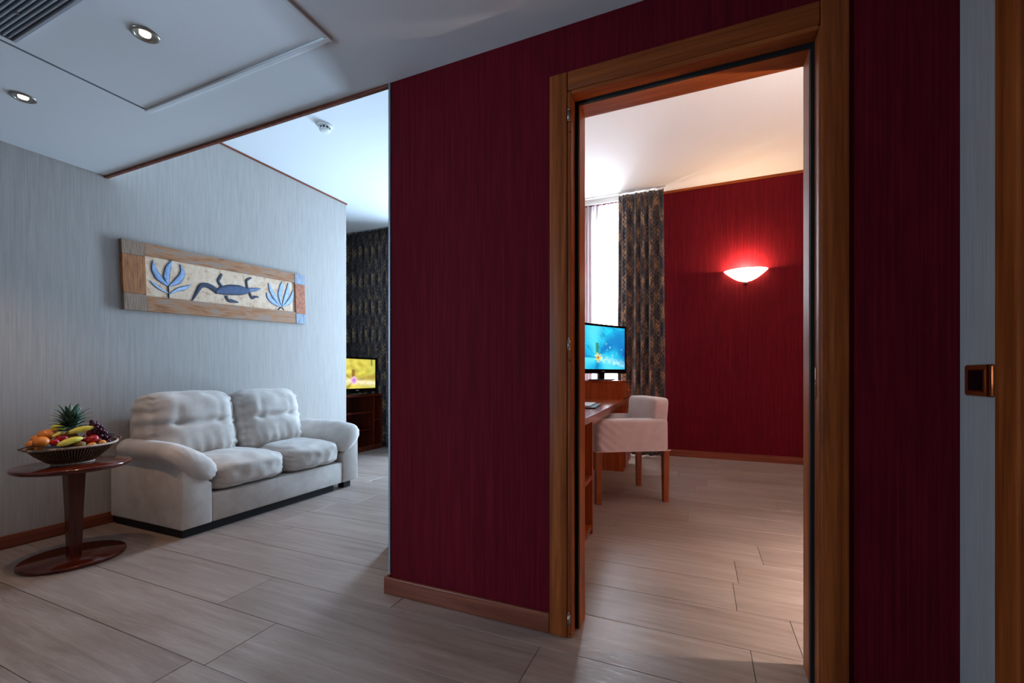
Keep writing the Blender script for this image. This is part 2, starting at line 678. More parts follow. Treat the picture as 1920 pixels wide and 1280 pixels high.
box(bm, XR, XR + 0.14, 1.46, YR, 0, ZH)
box(bm, XR, XR + 0.14, -0.55, 0.46, 0, ZH)
box(bm, XR, XR + 0.14, 0.46, 1.46, 2.2, ZH)
structure('wall_right', bm, 'paper_cream', 'narrow cream wallpaper wall with the brass switch', 'wall')
bm = bmesh.new()
box(bm, -0.36, XR + 0.14, -0.70, -0.55, 0, ZH)
box(bm, -2.68, -0.36, -0.70, -0.55, 2.15, ZH)
box(bm, XL, -2.68, -0.70, -0.55, 0, ZH)  # unseen piece kept to block the alcove daylight from the sofa side
structure('wall_back', bm, 'paper_cream', 'cream hall wall facing the doorway', 'wall')
structure('wall_alcove', B(-2.36, -2.24, -2.75, -1.75, 0, ZH), 'paper_cream', 'cream wall between alcove and entrance', 'wall')
structure('wall_entrance', B(XR, XR + 0.14, -2.75, -0.70, 0, ZH), 'paper_cream', 'cream side wall of the entrance', 'wall')
bm = bmesh.new()
box(bm, -2.36, XR + 0.14, -2.85, -2.75, 0, ZH)
structure('wall_entrance_end', bm, 'paper_cream', 'cream end wall of the entrance', 'wall')
bm = bmesh.new()
box(bm, XL, -3.62, -1.85, -1.75, 0, ZH)
box(bm, -2.98, -2.36, -1.85, -1.75, 0, ZH)
box(bm, -3.62, -2.98, -1.85, -1.75, 2.3, ZH)
box(bm, -3.62, -2.98, -1.85, -1.75, 0, 0.6)
structure('wall_alcove_window', bm, 'paper_cream', 'cream window wall at the end of the alcove', 'wall')


# ---- windows
def window(n, x0, x1, z0, z1, y, label):
    e = empty('window_%d' % n, ((x0 + x1) / 2, y, z0))
    e['kind'] = 'structure'
    e['label'] = label
    e['category'] = 'window'
    hx = (x1 - x0) / 2
    H = z1 - z0
    f = 0.045
    bm = bmesh.new()
    box(bm, -hx, -hx + f, -0.03, 0.03, 0, H)
    box(bm, hx - f, hx, -0.03, 0.03, 0, H)
    box(bm, -hx + f, hx - f, -0.03, 0.03, 0, f)
    box(bm, -hx + f, hx - f, -0.03, 0.03, H - f, H)
    obj('window_frame', bm, 'white_plastic', e)
    obj('pane', B(-hx + f, hx - f, -0.003, 0.003, f, H - f), 'pane', e)


window(1, -2.998, -2.322, 0.122, 2.718, YW + 0.08, 'tall white framed window behind the living room curtains')
window(2, WX0 + 0.002, WX1 - 0.002, WZ0 + 0.002, WZ1 - 0.002, YF + 0.08, 'tall bright bedroom window behind the sheer')
window(3, -3.618, -2.982, 0.602, 2.298, -1.80, 'unseen white framed window inferred at the end of the alcove')  # unseen window added for daylight inferred from the cool patch on the red wall


# ---- trims and baseboards
CL0, CL1 = -0.543, -0.470     # left casing
structure('trim_1', B(XL, -1.338, YR - 0.004, YR + 0.016, ZH - 0.016, ZH - 0.0005, 0.003), 'base_y', 'thin brown wood strip along the soffit edge', 'trim')
structure('trim_2', B(XL + 0.0005, XL + 0.012, YR + 0.035, 3.89, ZL - 0.014, ZL - 0.0005), 'base_y', 'thin brown wood strip under the living room ceiling', 'trim')
structure('trim_3', B(-0.62, 2.99, YF - 0.014, YF - 0.0005, ZB - 0.028, ZB - 0.0005), 'cherry_x', 'thin brown wood strip above the bedroom wall', 'trim')
structure('trim_4', B(-1.338, -1.3255, YR - 0.006, YR + 0.02, 0.092, ZH - 0.001, 0.003), 'alu', 'grey corner strip at the end of the red wall', 'trim')


def baseboard(name, bm, mat, label):
    structure(name, bm, mat, label, 'baseboard')


HB = 0.078
baseboard('baseboard_left', B(XL + 0.0005, XL + 0.014, -1.7, 3.88, 0, HB, 0.003), 'base_y', 'dark wood baseboard under the cream wall')
baseboard('baseboard_center', B(-1.356, CL0 - 0.0005, YR - 0.016, YR - 0.0005, 0, HB, 0.004), 'base_x', 'reddish wood baseboard under the red wall')
baseboard('baseboard_center_right', B(0.4505, XR - 0.02, YR - 0.016, YR - 0.0005, 0, HB, 0.004), 'base_x', 'reddish wood baseboard between doorway and right corner')
baseboard('baseboard_end', B(-1.356, -1.341, YR + 0.0005, YB + 0.05, 0, HB, 0.004), 'base_y', 'wood baseboard wrapping the end of the red wall')
baseboard('baseboard_far', B(-0.62, 2.98, YF - 0.016, YF - 0.0005, 0, 0.082, 0.004), 'base_x', 'brown wood baseboard under the far bedroom wall')
baseboard('baseboard_right', B(XR - 0.015, XR - 0.0005, 1.53, YR - 0.02, 0, HB, 0.003), 'base_y', 'wood baseboard under the narrow cream wall')

# ---- doorway frame in the red wall
dr = empty('door_1', ((DL + DR) / 2, YR, 0))
tag(dr, 'cherry wood door frame without a leaf in the red wall', 'door frame', kind='structure')
ox = (DL + DR) / 2


def dobj(name, bm, mat, smooth=False):
    for vv in bm.verts:
        vv.co -= Vector((ox, YR, 0))
    return obj(name, bm, mat, dr, smooth)


CR0, CR1 = 0.350, 0.425       # right casing
ZC0, ZC1 = 2.122, 2.196       # head casing
YC0 = YR - 0.018
dobj('casing', B(CL0, CL1, YC0, YR - 0.0003, 0, ZC1, 0.006, 3), 'cherry_z', True)
dobj('casing', B(CR0, CR1, YC0, YR - 0.0003, 0, ZC1 + 0.006, 0.006, 3), 'cherry_z', True)
dobj('casing', B(CL1 + 0.001, CR0 - 0.001, YC0 + 0.001, YR - 0.0003, ZC0, ZC1, 0.005, 3), 'cherry_x', True)
# rebated jambs (front part wide, back part stepped in) with a black seal at the step
JL, JR = -0.440, 0.334
YS = 1.702
dobj('jamb', B(DL + 0.0005, -0.456, YR - 0.012, YS, 0, ZC0 - 0.001, 0.003), 'cherry_z')
dobj('jamb', B(0.346, DR - 0.0005, YR - 0.012, YS, 0, ZC0 - 0.001, 0.003), 'cherry_z')
dobj('jamb_head', B(-0.456, 0.346, YR - 0.012, YS, 2.108, DZ - 0.001, 0.003), 'cherry_x')
dobj('stop', B(DL + 0.0005, JL, YS + 0.014, YB + 0.004, 0, 2.1, 0.002), 'cherry_z')
dobj('stop', B(JR, DR - 0.0005, YS + 0.014, YB + 0.004, 0, 2.1, 0.002), 'cherry_z')
dobj('stop_head', B(DL + 0.0005, DR - 0.0005, YS + 0.014, YB + 0.004, 2.1002, DZ - 0.001, 0.002), 'cherry_x')
dobj('seal', B(DL + 0.0005, JL - 0.002, YS + 0.0005, YS + 0.0135, 0.012, 2.098), 'gasket')
dobj('seal', B(JR + 0.002, DR - 0.0005, YS + 0.0005, YS + 0.0135, 0.002, 2.098), 'gasket')
dobj('seal_head', B(DL + 0.002, DR - 0.002, YS + 0.0005, YS + 0.0135, 2.098, DZ - 0.002), 'gasket')
# architrave on the bedroom side
dobj('back_casing', B(CL0, JL - 0.004, YB + 0.0045, YB + 0.018, 0, ZC1), 'cherry_z')
dobj('back_casing', B(JR + 0.004, CR1, YB + 0.0045, YB + 0.018, 0, ZC1), 'cherry_z')
dobj('back_casing', B(JL - 0.003, JR + 0.003, YB + 0.0045, YB + 0.018, 2.106, ZC1), 'cherry_x')
for zz in (2.02, 1.135, 0.075):
    bm = bmesh.new()
    tube(bm, [(-0.463, YR - 0.021, zz - 0.020), (-0.463, YR - 0.021, zz + 0.020)], 0.0055, 10)
    tube(bm, [(-0.463, YR - 0.021, zz + 0.022), (-0.463, YR - 0.021, zz + 0.030)], [0.0045, 0.002], 10)
    box(bm, -0.466, -0.4575, YR - 0.018, YR - 0.0125, zz - 0.018, zz + 0.018)
    dobj('hinge', bm, 'steel', True)
    bm = bmesh.new()
    tube(bm, [(-0.461, YR - 0.0135, zz - 0.058), (-0.461, YR - 0.0115, zz - 0.058)], 0.003, 8)
    dobj('screw', bm, 'gasket')
bm = bmesh.new()
box(bm, 0.3432, 0.3458, 1.672, 1.696, 0.945, 0.995)
box(bm, 0.3432, 0.3458, 1.672, 1.696, 1.005, 1.045)
dobj('strike_plate', bm, 'brass')

# ---- wooden door in the right-hand wall
d2 = empty('door_2', (XR, 0.96, 0))
tag(d2, 'cherry wood door and casing in the narrow cream wall', 'door', kind='structure')


def d2obj(name, bm, mat):
    for vv in bm.verts:
        vv.co -= Vector((XR, 0.96, 0))
    return obj(name, bm, mat, d2)


d2obj('casing', B(XR - 0.018, XR - 0.0003, 1.372, 1.461, 0, 2.2, 0.005), 'cherry_z')
d2obj('casing', B(XR - 0.018, XR - 0.0003, 0.46, 0.55, 0, 2.2, 0.005), 'cherry_z')
d2obj('casing', B(XR - 0.017, XR - 0.0003, 0.551, 1.371, 2.115, 2.2, 0.005), 'cherry_y')
lf = d2obj('leaf', B(XR + 0.012, XR + 0.055, 0.552, 1.37, 0.006, 2.112, 0.002), 'cherry_z')
h2 = d2obj('handle', T([(XR + 0.012, 0.62, 1.02), (XR - 0.04, 0.62, 1.02), (XR - 0.045, 0.74, 1.02)], 0.009, 10), 'brass')

# ---- hall ceiling access panel with its border beads
pn = empty('ceiling_panel', (-2.0, 0.8, ZH))
tag(pn, 'white rectangular ceiling access panel with thin border beads', 'ceiling panel')


def pobj(name, bm, mat):
    for vv in bm.verts:
        vv.co -= Vector((-2.0, 0.8, ZH))
    return obj(name, bm, mat, pn)


PX0, PX1, PY0, PY1 = -2.622, -1.370, -0.20, 1.345
pobj('panel', B(PX0 + 0.012, PX1 - 0.026, PY0 + 0.02, PY1 - 0.026, ZH - 0.003, ZH - 0.0003), 'panel_white')
pobj('bead', B(PX0, PX1, PY1 - 0.024, PY1, ZH - 0.012, ZH - 0.0003, 0.003), 'panel_white')
pobj('bead', B(PX1 - 0.024, PX1, PY0, PY1 - 0.025, ZH - 0.012, ZH - 0.0003, 0.003), 'panel_white')
pobj('bead', B(PX0, PX0 + 0.009, PY0, PY1 - 0.025, ZH - 0.004, ZH - 0.0003), 'grey_plastic')

# ---- ventilation grille in the panel
vt = empty('ceiling_vent', (-2.05, 0.62, ZH))
tag(vt, 'grey slatted ventilation grille set in the hall ceiling', 'vent')
VX0, VX1, VY0, VY1 = -2.556, -1.55, 0.30, 0.838


def vobj(name, bm, mat):
    for vv in bm.verts:
        vv.co -= Vector((-2.05, 0.62, ZH))
    return obj(name, bm, mat, vt)


vobj('backing', B(VX0 + 0.003, VX1 - 0.003, VY0 + 0.003, VY1 - 0.003, ZH - 0.0048, ZH - 0.0034), 'void')
bm = bmesh.new()
box(bm, VX0, VX1, VY1 - 0.009, VY1, ZH - 0.018, ZH - 0.0034)
box(bm, VX0, VX1, VY0, VY0 + 0.018, ZH - 0.018, ZH - 0.0034)
box(bm, VX0, VX0 + 0.004, VY0 + 0.018, VY1 - 0.009, ZH - 0.018, ZH - 0.0034)
box(bm, VX1 - 0.014, VX1, VY0 + 0.018, VY1 - 0.009, ZH - 0.018, ZH - 0.0034)
vobj('frame', bm, 'slat')
yy = VY1 - 0.021
while yy > VY0 + 0.02:
    vobj('slat', B(VX0 + 0.005, VX1 - 0.015, yy - 0.0024, yy + 0.0024, ZH - 0.014, ZH - 0.005), 'slat')
    yy -= 0.0152
vobj('screw', B(-2.352, -2.340, 0.768, 0.776, ZH - 0.017, ZH - 0.0141), 'steel')


# ---- recessed downlights
def spot(name, parent, watts, col, size, blend=0.6, rad=0.03, z=-0.006):
    d = bpy.data.lights.new(name, 'SPOT')
    d.energy = watts
    d.color = col
    d.spot_size = radians(size)
    d.spot_blend = blend
    d.shadow_soft_size = rad
    o = bpy.data.objects.new(name, d)
    o.location = (0, 0, z)
    link(o, parent)
    return o


def downlight(x, y, label, watts, dz=0.0, col=(1.0, 0.62, 0.36)):
    e = empty('ceiling_downlight', (x, y, ZH - dz))
    tag(e, label, 'ceiling light', 'recessed spotlights in the hall ceiling')
    obj('trim_ring', ring_lathe([(0.033, -0.0005), (0.048, -0.0005), (0.048, -0.004), (0.044, -0.007), (0.036, -0.007), (0.033, -0.004), (0.033, -0.0005)], 40, caps=False), 'steel', e, True)
    obj('reflector', ring_lathe([(0.033, -0.0045), (0.024, -0.002), (0.0185, -0.001)], 32, caps=False), 'steel', e, True)
    obj('bulb', ring_lathe([(0.0185, -0.001), (0.0175, -0.004), (0.010, -0.006), (0.0005, -0.0065)], 24, caps=False), 'bulb', e, True)
    spot('downlight_beam', e, watts, col, 88, 0.7, 0.02, -0.012)


downlight(-2.040, 1.029, 'recessed round spotlight inside the ceiling panel beside the grille', 26, 0.003)
downlight(-3.060, 1.029, 'recessed round spotlight above the fruit table', 26)


# ---- smoke detector
sm = empty('smoke_detector', (-2.73, 2.60, ZL))
tag(sm, 'white round smoke detector on the living room ceiling', 'smoke detector')
obj('mount', ring_lathe([(0.0, -0.0004), (0.058, -0.0004), (0.058, -0.010), (0.050, -0.016), (0.0, -0.016)], 36), 'white_plastic', sm, True)
obj('sensor_slot', ring_lathe([(0.036, -0.016), (0.040, -0.022), (0.038, -0.034), (0.0, -0.034)], 32), 'dark_plastic', sm)
obj('cap', ring_lathe([(0.0, -0.0342), (0.043, -0.0342), (0.041, -0.042), (0.028, -0.048), (0.0, -0.049)], 36), 'white_plastic', sm, True)
bm = bmesh.new()
for i in range(10):
    a = 2 * pi * i / 10
    box(bm, 0.040 * cos(a) - 0.003, 0.040 * cos(a) + 0.003, 0.040 * sin(a) - 0.003, 0.040 * sin(a) + 0.003, -0.0345, -0.016)
obj('ribs', bm, 'white_plastic', sm)

# ---- switch on the cream wall
sw = empty('light_switch', (XR, 1.552, 1.006))
tag(sw, 'bronze square switch plate with dark rocker on cream wall', 'switch')
bm = B(-0.010, -0.0004, -0.062, 0.062, -0.042, 0.042, 0.006, 3)
obj('plate', bm, 'bronze', sw, True)
bm = bmesh.new()
box(bm, -0.0125, -0.0102, -0.036, 0.036, -0.029, -0.026)
box(bm, -0.0125, -0.0102, -0.036, 0.036, 0.026, 0.029)
box(bm, -0.0125, -0.0102, 0.033, 0.036, -0.026, 0.026)
box(bm, -0.0125, -0.0102, -0.036, -0.033, -0.026, 0.026)
obj('bezel', bm, 'brass', sw)
obj('rocker', B(-0.0135, -0.0102, -0.0325, 0.0325, -0.0255, 0.0255, 0.001), 'gloss_black', sw)
obj('edge_strip', B(-0.0118, -0.0102, -0.061, -0.047, -0.041, 0.041, 0.0005), 'brass', sw)

# ================================================================ sofa
SX0, SX1, SY0, SY1 = -3.725, -2.935, 1.675, 3.19
so = empty('sofa', (-3.33, (SY0 + SY1) / 2, 0))
tag(so, 'two seat beige suede sofa with pillow arms against the cream wall', 'sofa')
SO = Vector((-3.33, (SY0 + SY1) / 2, 0))


def sobj(name, bm, mat='suede', smooth=True, label=None):
    for vv in bm.verts:
        vv.co -= SO
    o = obj(name, bm, mat, so, smooth)
    if label:
        o['label'] = label
    return o


AW = 0.185
# arm panels with tops sloping inward
for s in (0, 1):
    yo, yi = (SY0, SY0 + AW) if s == 0 else (SY1, SY1 - AW)
    pts = [(yo, 0.055), (yi, 0.055), (yi, 0.315), (yo, 0.475)]
    bm = prism(pts, SX0, SX1, 'x')
    bmesh.ops.bevel(bm, geom=list(bm.edges), offset=0.010, segments=3, profile=0.5, affect='EDGES')
    sobj('arm_panel', bm)

    # pillow on the arm: tilted oval section swept from back to front
    bm = bmesh.new()
    nS, nC = 56, 36
    ym = (yo + yi) / 2
    sg = 1 if s == 0 else -1      # inward direction
    prev = None
    for i in range(nS + 1):
        f = i / nS
        x = SX0 + 0.12 + f * (SX1 + 0.022 - SX0 - 0.12)
        endf = 1.0
        if f > 0.90:
            q = (f - 0.90) / 0.10
            endf = sqrt(max(0.0, 1 - q ** 2.6))
        if f < 0.04:
            endf = sqrt(max(0, 1 - ((0.04 - f) / 0.04) ** 2))
        endf = max(endf, 0.03)
        droop = 0.045 * max(0, (f - 0.62) / 0.38) ** 1.7
        ca, sa = cos(radians(-36)), sin(radians(-36))
        cy, cz = 0.006, 0.475 - droop
        row = []
        for j in range(nC):
            a = 2 * pi * j / nC
            c, d = cos(a), sin(a)
            e1 = (abs(c) ** 0.85) * (1 if c >= 0 else -1) * 0.148
            e2 = (abs(d) ** 0.85) * (1 if d >= 0 else -1) * 0.080
            sc_ = 0.35 + 0.65 * endf if f > 0.5 else endf
            wr = 1 + (0.035 * sin(j * 2.6 + 3 * sin(f * 9)) * max(0, (f - 0.72) / 0.28)) + 0.02 * noise.noise(Vector((f * 6, c * 1.5, d * 1.5 + s * 9)))
            e1 *= sc_ * wr
            e2 *= sc_ * wr
            yv = e1 * ca - e2 * sa
            zv = e1 * sa + e2 * ca
            row.append(bm.verts.new((x, ym + sg * (cy + yv), cz + zv)))
        if prev:
            for j in range(nC):
                bm.faces.new((prev[j], prev[(j + 1) % nC], row[(j + 1) % nC], row[j]))
        else:
            bm.faces.new(row)
        prev = row
    bm.faces.new(prev[::-1])
    sobj('arm_pillow', bm)

# seat base
sobj('seat_base', B(SX0, SX1 - 0.005, SY0 + AW + 0.003, SY1 - AW - 0.003, 0.055, 0.238, 0.012, 3))
# back frame
sobj('back_frame', B(SX0, SX0 + 0.14, SY0 + 0.10, SY1 - 0.28, 0.242, 0.76, 0.03, 4))
# seat cushions
ysm = 2.447
for i, (a, b) in enumerate(((SY0 + AW + 0.004, ysm - 0.001), (ysm + 0.001, SY1 - AW - 0.004))):
    hx, hy, hz = 0.30, (b - a) / 2, 0.098

    def fn(c, p, i=i):
        k = (1 - c.x ** 2) * (1 - c.y ** 2)
        q = p.copy()
        if c.z > 0:
            q.z += 0.030 * k * c.z
        front = max(0.0, c.x)
        if c.z > -0.6:
            q.x += 0.022 * front * (1 - c.y ** 2)
        nz = noise.noise(Vector((c.x * 2.3 + i * 7, c.y * 3.1, c.z * 2)))
        q.z += 0.007 * nz
        q.x += 0.010 * noise.noise(Vector((c.y * 4 + i * 3, c.z * 1.5, 5))) * front
        ed = max(0, abs(c.y) - 0.75) / 0.25
        q.z += 0.004 * ed * sin(c.x * 22 + 2 * sin(c.x * 7)) * (c.z > 0)
        q.x += 0.004 * ed * sin(c.z * 15) * front
        return q
    bm = puff(hx, hy, hz, 5.5, 22, fn)
    for vv in bm.verts:
        vv.co += Vector((SX1 - hx + 0.002, (a + b) / 2, 0.240 + hz))
    sobj('seat_cushion', bm)
# back cushions with a tufted crease
ybm = 2.338
for i, (a, b) in enumerate(((1.712, ybm - 0.001), (ybm + 0.001, 2.945))):
    hx, hy, hz = 0.115, (b - a) / 2, 0.262

    def fn(c, p, i=i):
        q = p.copy()
        k = (1 - c.z ** 4) * (1 - c.y ** 4)
        fr = max(0.0, c.x)
        q.x += 0.055 * fr * k
        # crease across the middle with two buttons
        zc = 0.06 + 0.05 * (c.y ** 2)
        g = exp(-((c.z - zc) / 0.075) ** 2)
        side = 0.55 + 0.45 * max(0.0, min(1.0, (0.75 - abs(c.y)) / 0.35))
        q.x -= fr * 0.030 * g * side * (1 - max(0, abs(c.y) - 0.8) * 3)
        for yb in (-0.46, 0.46):
            r2 = ((c.y - yb) / 0.10) ** 2 + ((c.z - zc) / 0.085) ** 2
            q.x -= fr * 0.014 * exp(-r2)
            # vertical fold rising from the button
            gv = exp(-((c.y - yb - 0.04 * c.z) / 0.06) ** 2) * max(0, min(1, (c.z - zc) * 3)) * max(0, 1 - c.z)
            q.x -= fr * 0.012 * gv
        # gathered edges
        ed = max(0, abs(c.y) - 0.62) / 0.38
        q.x += fr * 0.008 * ed * sin(c.z * 26 + 3 * noise.noise(Vector((c.z * 3, i, 0))))
        q.y += 0.006 * sin(c.z * 17 + i) * ed
        lo = max(0, -c.z - 0.15)
        q.x += fr * 0.007 * sin(c.y * 24 + 4 * c.z) * lo
        q.x += fr * 0.010 * noise.noise(Vector((c.y * 2.5 + i * 5, c.z * 2.5, 1)))
        q.z += 0.008 * noise.noise(Vector((c.y * 3 + i * 5, c.x, 4)))
        return q
    bm = puff(hx, hy, hz, 5.0, 30, fn)
    R = Matrix.Rotation(radians(-11), 3, 'Y')
    for vv in bm.verts:
        vv.co = R @ vv.co + Vector((-3.475, (a + b) / 2, 0.638))
    sobj('back_cushion', bm)
# dark plinth and feet
sobj('plinth', B(SX0 + 0.02, SX1 - 0.03, SY0 + 0.02, SY1 - 0.27, 0.0, 0.0545), 'black', False)
for xx in (SX0 + 0.05, SX1 - 0.10):
    for yy in (SY1 - 0.15,):
        sobj('foot', B(xx, xx + 0.07, yy, yy + 0.085, 0, 0.0545, 0.004), 'black', False)

# ================================================================ pedestal side table
TX, TY, TZ = -3.20, 1.275, 0.530
tb = empty('side_table', (TX, TY, 0))
tag(tb, 'dark mahogany pedestal table with oval top beside the sofa', 'table')
RX, RY = 0.236, 0.246
obj('table_top', ring_lathe([(0.0, TZ - 0.026), (0.94, TZ - 0.026), (0.985, TZ - 0.020), (1.0, TZ - 0.011), (0.992, TZ - 0.003), (0.97, TZ), (0.0, TZ)], 72, RX, RY), 'mahogany_y', tb, True)
obj('base_plate', ring_lathe([(0.0, 0.0), (1.0, 0.0), (1.0, 0.014), (0.985, 0.020), (0.0, 0.022)], 72, RX * 0.90, RY * 0.90), 'mahogany_y', tb, True)
bm = bmesh.new()
prof = [(0.022, 0.020, 0.026), (0.25, 0.024, 0.031), (0.42, 0.028, 0.037), (0.5035, 0.030, 0.040)]
for (z0, a0, b0), (z1, a1, b1) in zip(prof, prof[1:]):
    lo = [bm.verts.new((sx * a0, sy * b0, z0)) for sx, sy in ((-1, -1), (1, -1), (1, 1), (-1, 1))]
    hi = [bm.verts.new((sx * a1, sy * b1, z1)) for sx, sy in ((-1, -1), (1, -1), (1, 1), (-1, 1))]
    for i in range(4):
        bm.faces.new((lo[i], lo[(i + 1) % 4], hi[(i + 1) % 4], hi[i]))
bmesh.ops.remove_doubles(bm, verts=bm.verts, dist=1e-5)
obj('pedestal', bm, 'mahogany_z', tb)

# ================================================================ fruit basket
BX, BY, BZ = -3.20, 1.272, TZ + 0.0003
bk = empty('fruit_basket', (BX, BY, BZ))
tag(bk, 'oval wicker fruit basket with pale rim on the pedestal table', 'basket')
AX, AY = 0.135, 0.198
prof = [(0.40, 0.006), (0.55, 0.022), (0.78, 0.060), (0.95, 0.098)]
bm = bmesh.new()
for i in range(84):
    a = 2 * pi * i / 84
    tube(bm, [(r * AX * cos(a), r * AY * sin(a), z + 0.012 * (max(0, sin(a)) ** 6) * r) for r, z in prof], 0.0022, 5)
o = obj('ribs', bm, 'wicker', bk)
o['kind'] = 'stuff'
obj('liner', ring_lathe([(0.38, 0.010), (0.53, 0.026), (0.76, 0.063), (0.93, 0.098)], 48, AX, AY, caps=False), 'wicker_dark', bk, True)
obj('foot_ring', ring_lathe([(0.34, 0.0), (0.46, 0.0), (0.47, 0.006), (0.45, 0.014), (0.36, 0.014), (0.34, 0.0)], 40, AX, AY, caps=False), 'wicker_pale', bk, True)
pts = []
for i in range(64):
    a = 2 * pi * i / 64
    pts.append((0.97 * AX * cos(a), 0.97 * AY * sin(a), 0.100 + 0.014 * max(0, sin(a)) ** 6 - 0.004 * max(0, -sin(a)) ** 4))
obj('rim', T(pts, 0.0062, 8, closed=True), 'wicker_pale', bk, True)
for s in (-1, 1):
    pts = [(0.03 * cos(u * pi) * 1.0, s * (0.192 + 0.020 * sin(u * pi)), (0.112 if s > 0 else 0.098) + 0.010 * sin(u * pi)) for u in [i / 8 for i in range(9)]]
    obj('handle', T(pts, 0.0045, 6), 'wicker', bk, True)

FR = 'fruit in the basket'


def fruit(name, px, py, X, r, mat, label, cat, squash=(1, 1, 1), rot=(0, 0, 0), stemz=None, fn=None):
    p = on_x(px, py, X)
    e = empty(name, p, rot)
    tag(e, label, cat, FR)
    obj('flesh', ellipsoid(r * squash[0], r * squash[1], r * squash[2], 22, 14, fn), mat, e, True)
    if stemz is not None:
        obj('stem', T([(0, 0, r * squash[2] * 0.86), (0.002, 0.001, r * squash[2] * 0.86 + stemz)], 0.0018, 6), 'stem', e)
    return e


def applefn(co, c):
    d = sqrt(c.x ** 2 + c.y ** 2)
    k = 1 - 0.28 * exp(-(d / 0.35) ** 2)
    return Vector((co.x, co.y, co.z * k))


fruit('orange', 86, 816, -3.225, 0.033, 'orange_peel', 'orange topmost on the left heap of oranges', 'orange', (1, 1, 0.92), (0.3, 0, 0), 0.001)
fruit('orange', 77, 829, -3.13, 0.033, 'orange_peel', 'large orange in front of the other oranges', 'orange', (1, 1, 0.9), (0.3, 0.2, 0), 0.001)
fruit('orange', 69, 824, -3.275, 0.026, 'orange_peel', 'orange half hidden behind the large front orange', 'orange', (1, 1, 0.95), (0, 0.3, 0), 0.001)
fruit('orange', 60, 834, -3.20, 0.024, 'orange_peel', 'smallest orange beside the dark leaf end of the basket', 'orange', (1, 1, 0.95), (0, 0.3, 0), 0.001)
fruit('orange', 99, 812, -3.31, 0.026, 'orange_peel', 'orange tucked behind the lemon side of the basket', 'orange', (1, 1, 0.95), (0, 0.3, 0), 0.001)
fruit('lemon', 109, 803, -3.325, 0.032, 'lemon_peel', 'yellow green lemon leaning on the pineapple crown', 'lemon', (0.9, 1.15, 0.9), (0.6, 0, 0.2), 0.003)
fruit('apple', 102, 829, -3.12, 0.020, 'apple_red', 'small red apple between orange and front banana', 'apple', (1, 1, 0.95), (0, 0, 0), 0.006, applefn)
fruit('apple', 116, 822, -3.16, 0.026, 'apple_red', 'dark red apple under the upper banana', 'apple', (1, 1, 0.95), (0.2, 0, 0), 0.006, applefn)
fruit('apple', 173, 823, -3.13, 0.027, 'apple_red', 'bright red apple above the apricots', 'apple', (1, 1.1, 0.9), (0.4, 0, 0), 0.006, applefn)
fruit('apple', 171, 812, -3.20, 0.022, 'apple_red', 'red apple tucked against the grapes', 'apple', (1, 1, 0.95), (0, 0, 0), 0.006, applefn)
fruit('apple', 158, 822, -3.15, 0.019, 'apple_red', 'small red apple beside the tip of the front banana', 'apple', (1, 1, 0.95), (0, 0, 0), 0.006, applefn)
fruit('kiwi', 151, 833, -3.09, 0.019, 'kiwi', 'olive brown kiwi below the front banana', 'kiwi', (1, 1.2, 0.85))
fruit('apricot', 172, 834, -3.11, 0.017, 'apricot', 'apricot lying low against the basket rim', 'apricot', (1, 1.25, 0.85), (0.2, 0, 0), 0.001)
fruit('apricot', 192, 830, -3.11, 0.017, 'apricot', 'round apricot at the grape end of the rim', 'apricot', (1, 1, 1), (0, 0, 0), 0.001)
fruit('apricot', 74, 842, -3.17, 0.015, 'apricot', 'deep orange apricot under the dark leaf', 'apricot', (1, 1.3, 0.8), (0, 0, 0), 0.001)


def banana(px0, py0, px1, py1, X0, X1, sag, label, rad=0.0165):
    a, b = on_x(px0, py0, X0), on_x(px1, py1, X1)
    c = (a + b) / 2
    e = empty('banana', c)
    tag(e, label, 'banana', FR)
    pts, rr = [], []
    for i in range(15):
        f = i / 14
        p = a.lerp(b, f) - c
        p.z += sag * 4 * f * (1 - f)
        pts.append(p)
        rr.append(rad * max(0.16, min(1, sqrt(max(0, sin(pi * (0.03 + 0.94 * f)))) * 1.02)))
    obj('peel', T(pts, rr, 10), 'banana_peel', e, True)
    d = (pts[-1] - pts[-2]).normalized()
    obj('tip', T([pts[-1] - d * 0.002, pts[-1] + d * 0.012], [rad * 0.22, rad * 0.16], 8), 'leaf_green', e, True)
    return e


banana(126, 813, 176, 801, -3.145, -3.14, 0.006, 'upper banana lying in front of the pineapple crown')
banana(107, 836, 155, 821, -3.07, -3.08, 0.006, 'front banana lying low over the basket rim')
banana(98, 819, 122, 812, -3.16, -3.18, 0.004, 'short banana stub between oranges and dark apple', 0.011)

# pineapple
pc = on_x(133, 812, -3.235)
pe = empty('pineapple', (pc.x, pc.y, BZ + 0.06))
tag(pe, 'pineapple with spiky green crown standing amid the fruit', 'pineapple', FR)
obj('flesh', ellipsoid(0.036, 0.036, 0.066, 24, 16, lambda co, c: co * (1 + 0.05 * sin(9 * atan2(c.y, c.x) + 8 * c.z)) + Vector((0, 0, 0.05))), 'pine_skin', pe, True)


def blade(length, width, bend, n=7):
    bm = bmesh.new()
    prevr = None
    for i in range(n + 1):
        f = i / n
        wd = width * (1 - f) ** 0.62 * (0.75 + 0.9 * f if f < 0.3 else 1.02)
        zz = length * f * (1 - 0.25 * bend * f)
        yy_ = length * bend * f * f * 0.8
        row = [bm.verts.new((-wd / 2, yy_ + 0.15 * wd, zz)), bm.verts.new((0, yy_ - 0.12 * wd, zz)), bm.verts.new((wd / 2, yy_ + 0.15 * wd, zz)), bm.verts.new((0, yy_ - 0.12 * wd + 0.0022, zz))]
        if prevr:
            for j in range(4):
                bm.faces.new((prevr[j], prevr[(j + 1) % 4], row[(j + 1) % 4], row[j]))
        else:
            bm.faces.new(row)
        prevr = row
    bm.faces.new(prevr[::-1])
    return bm


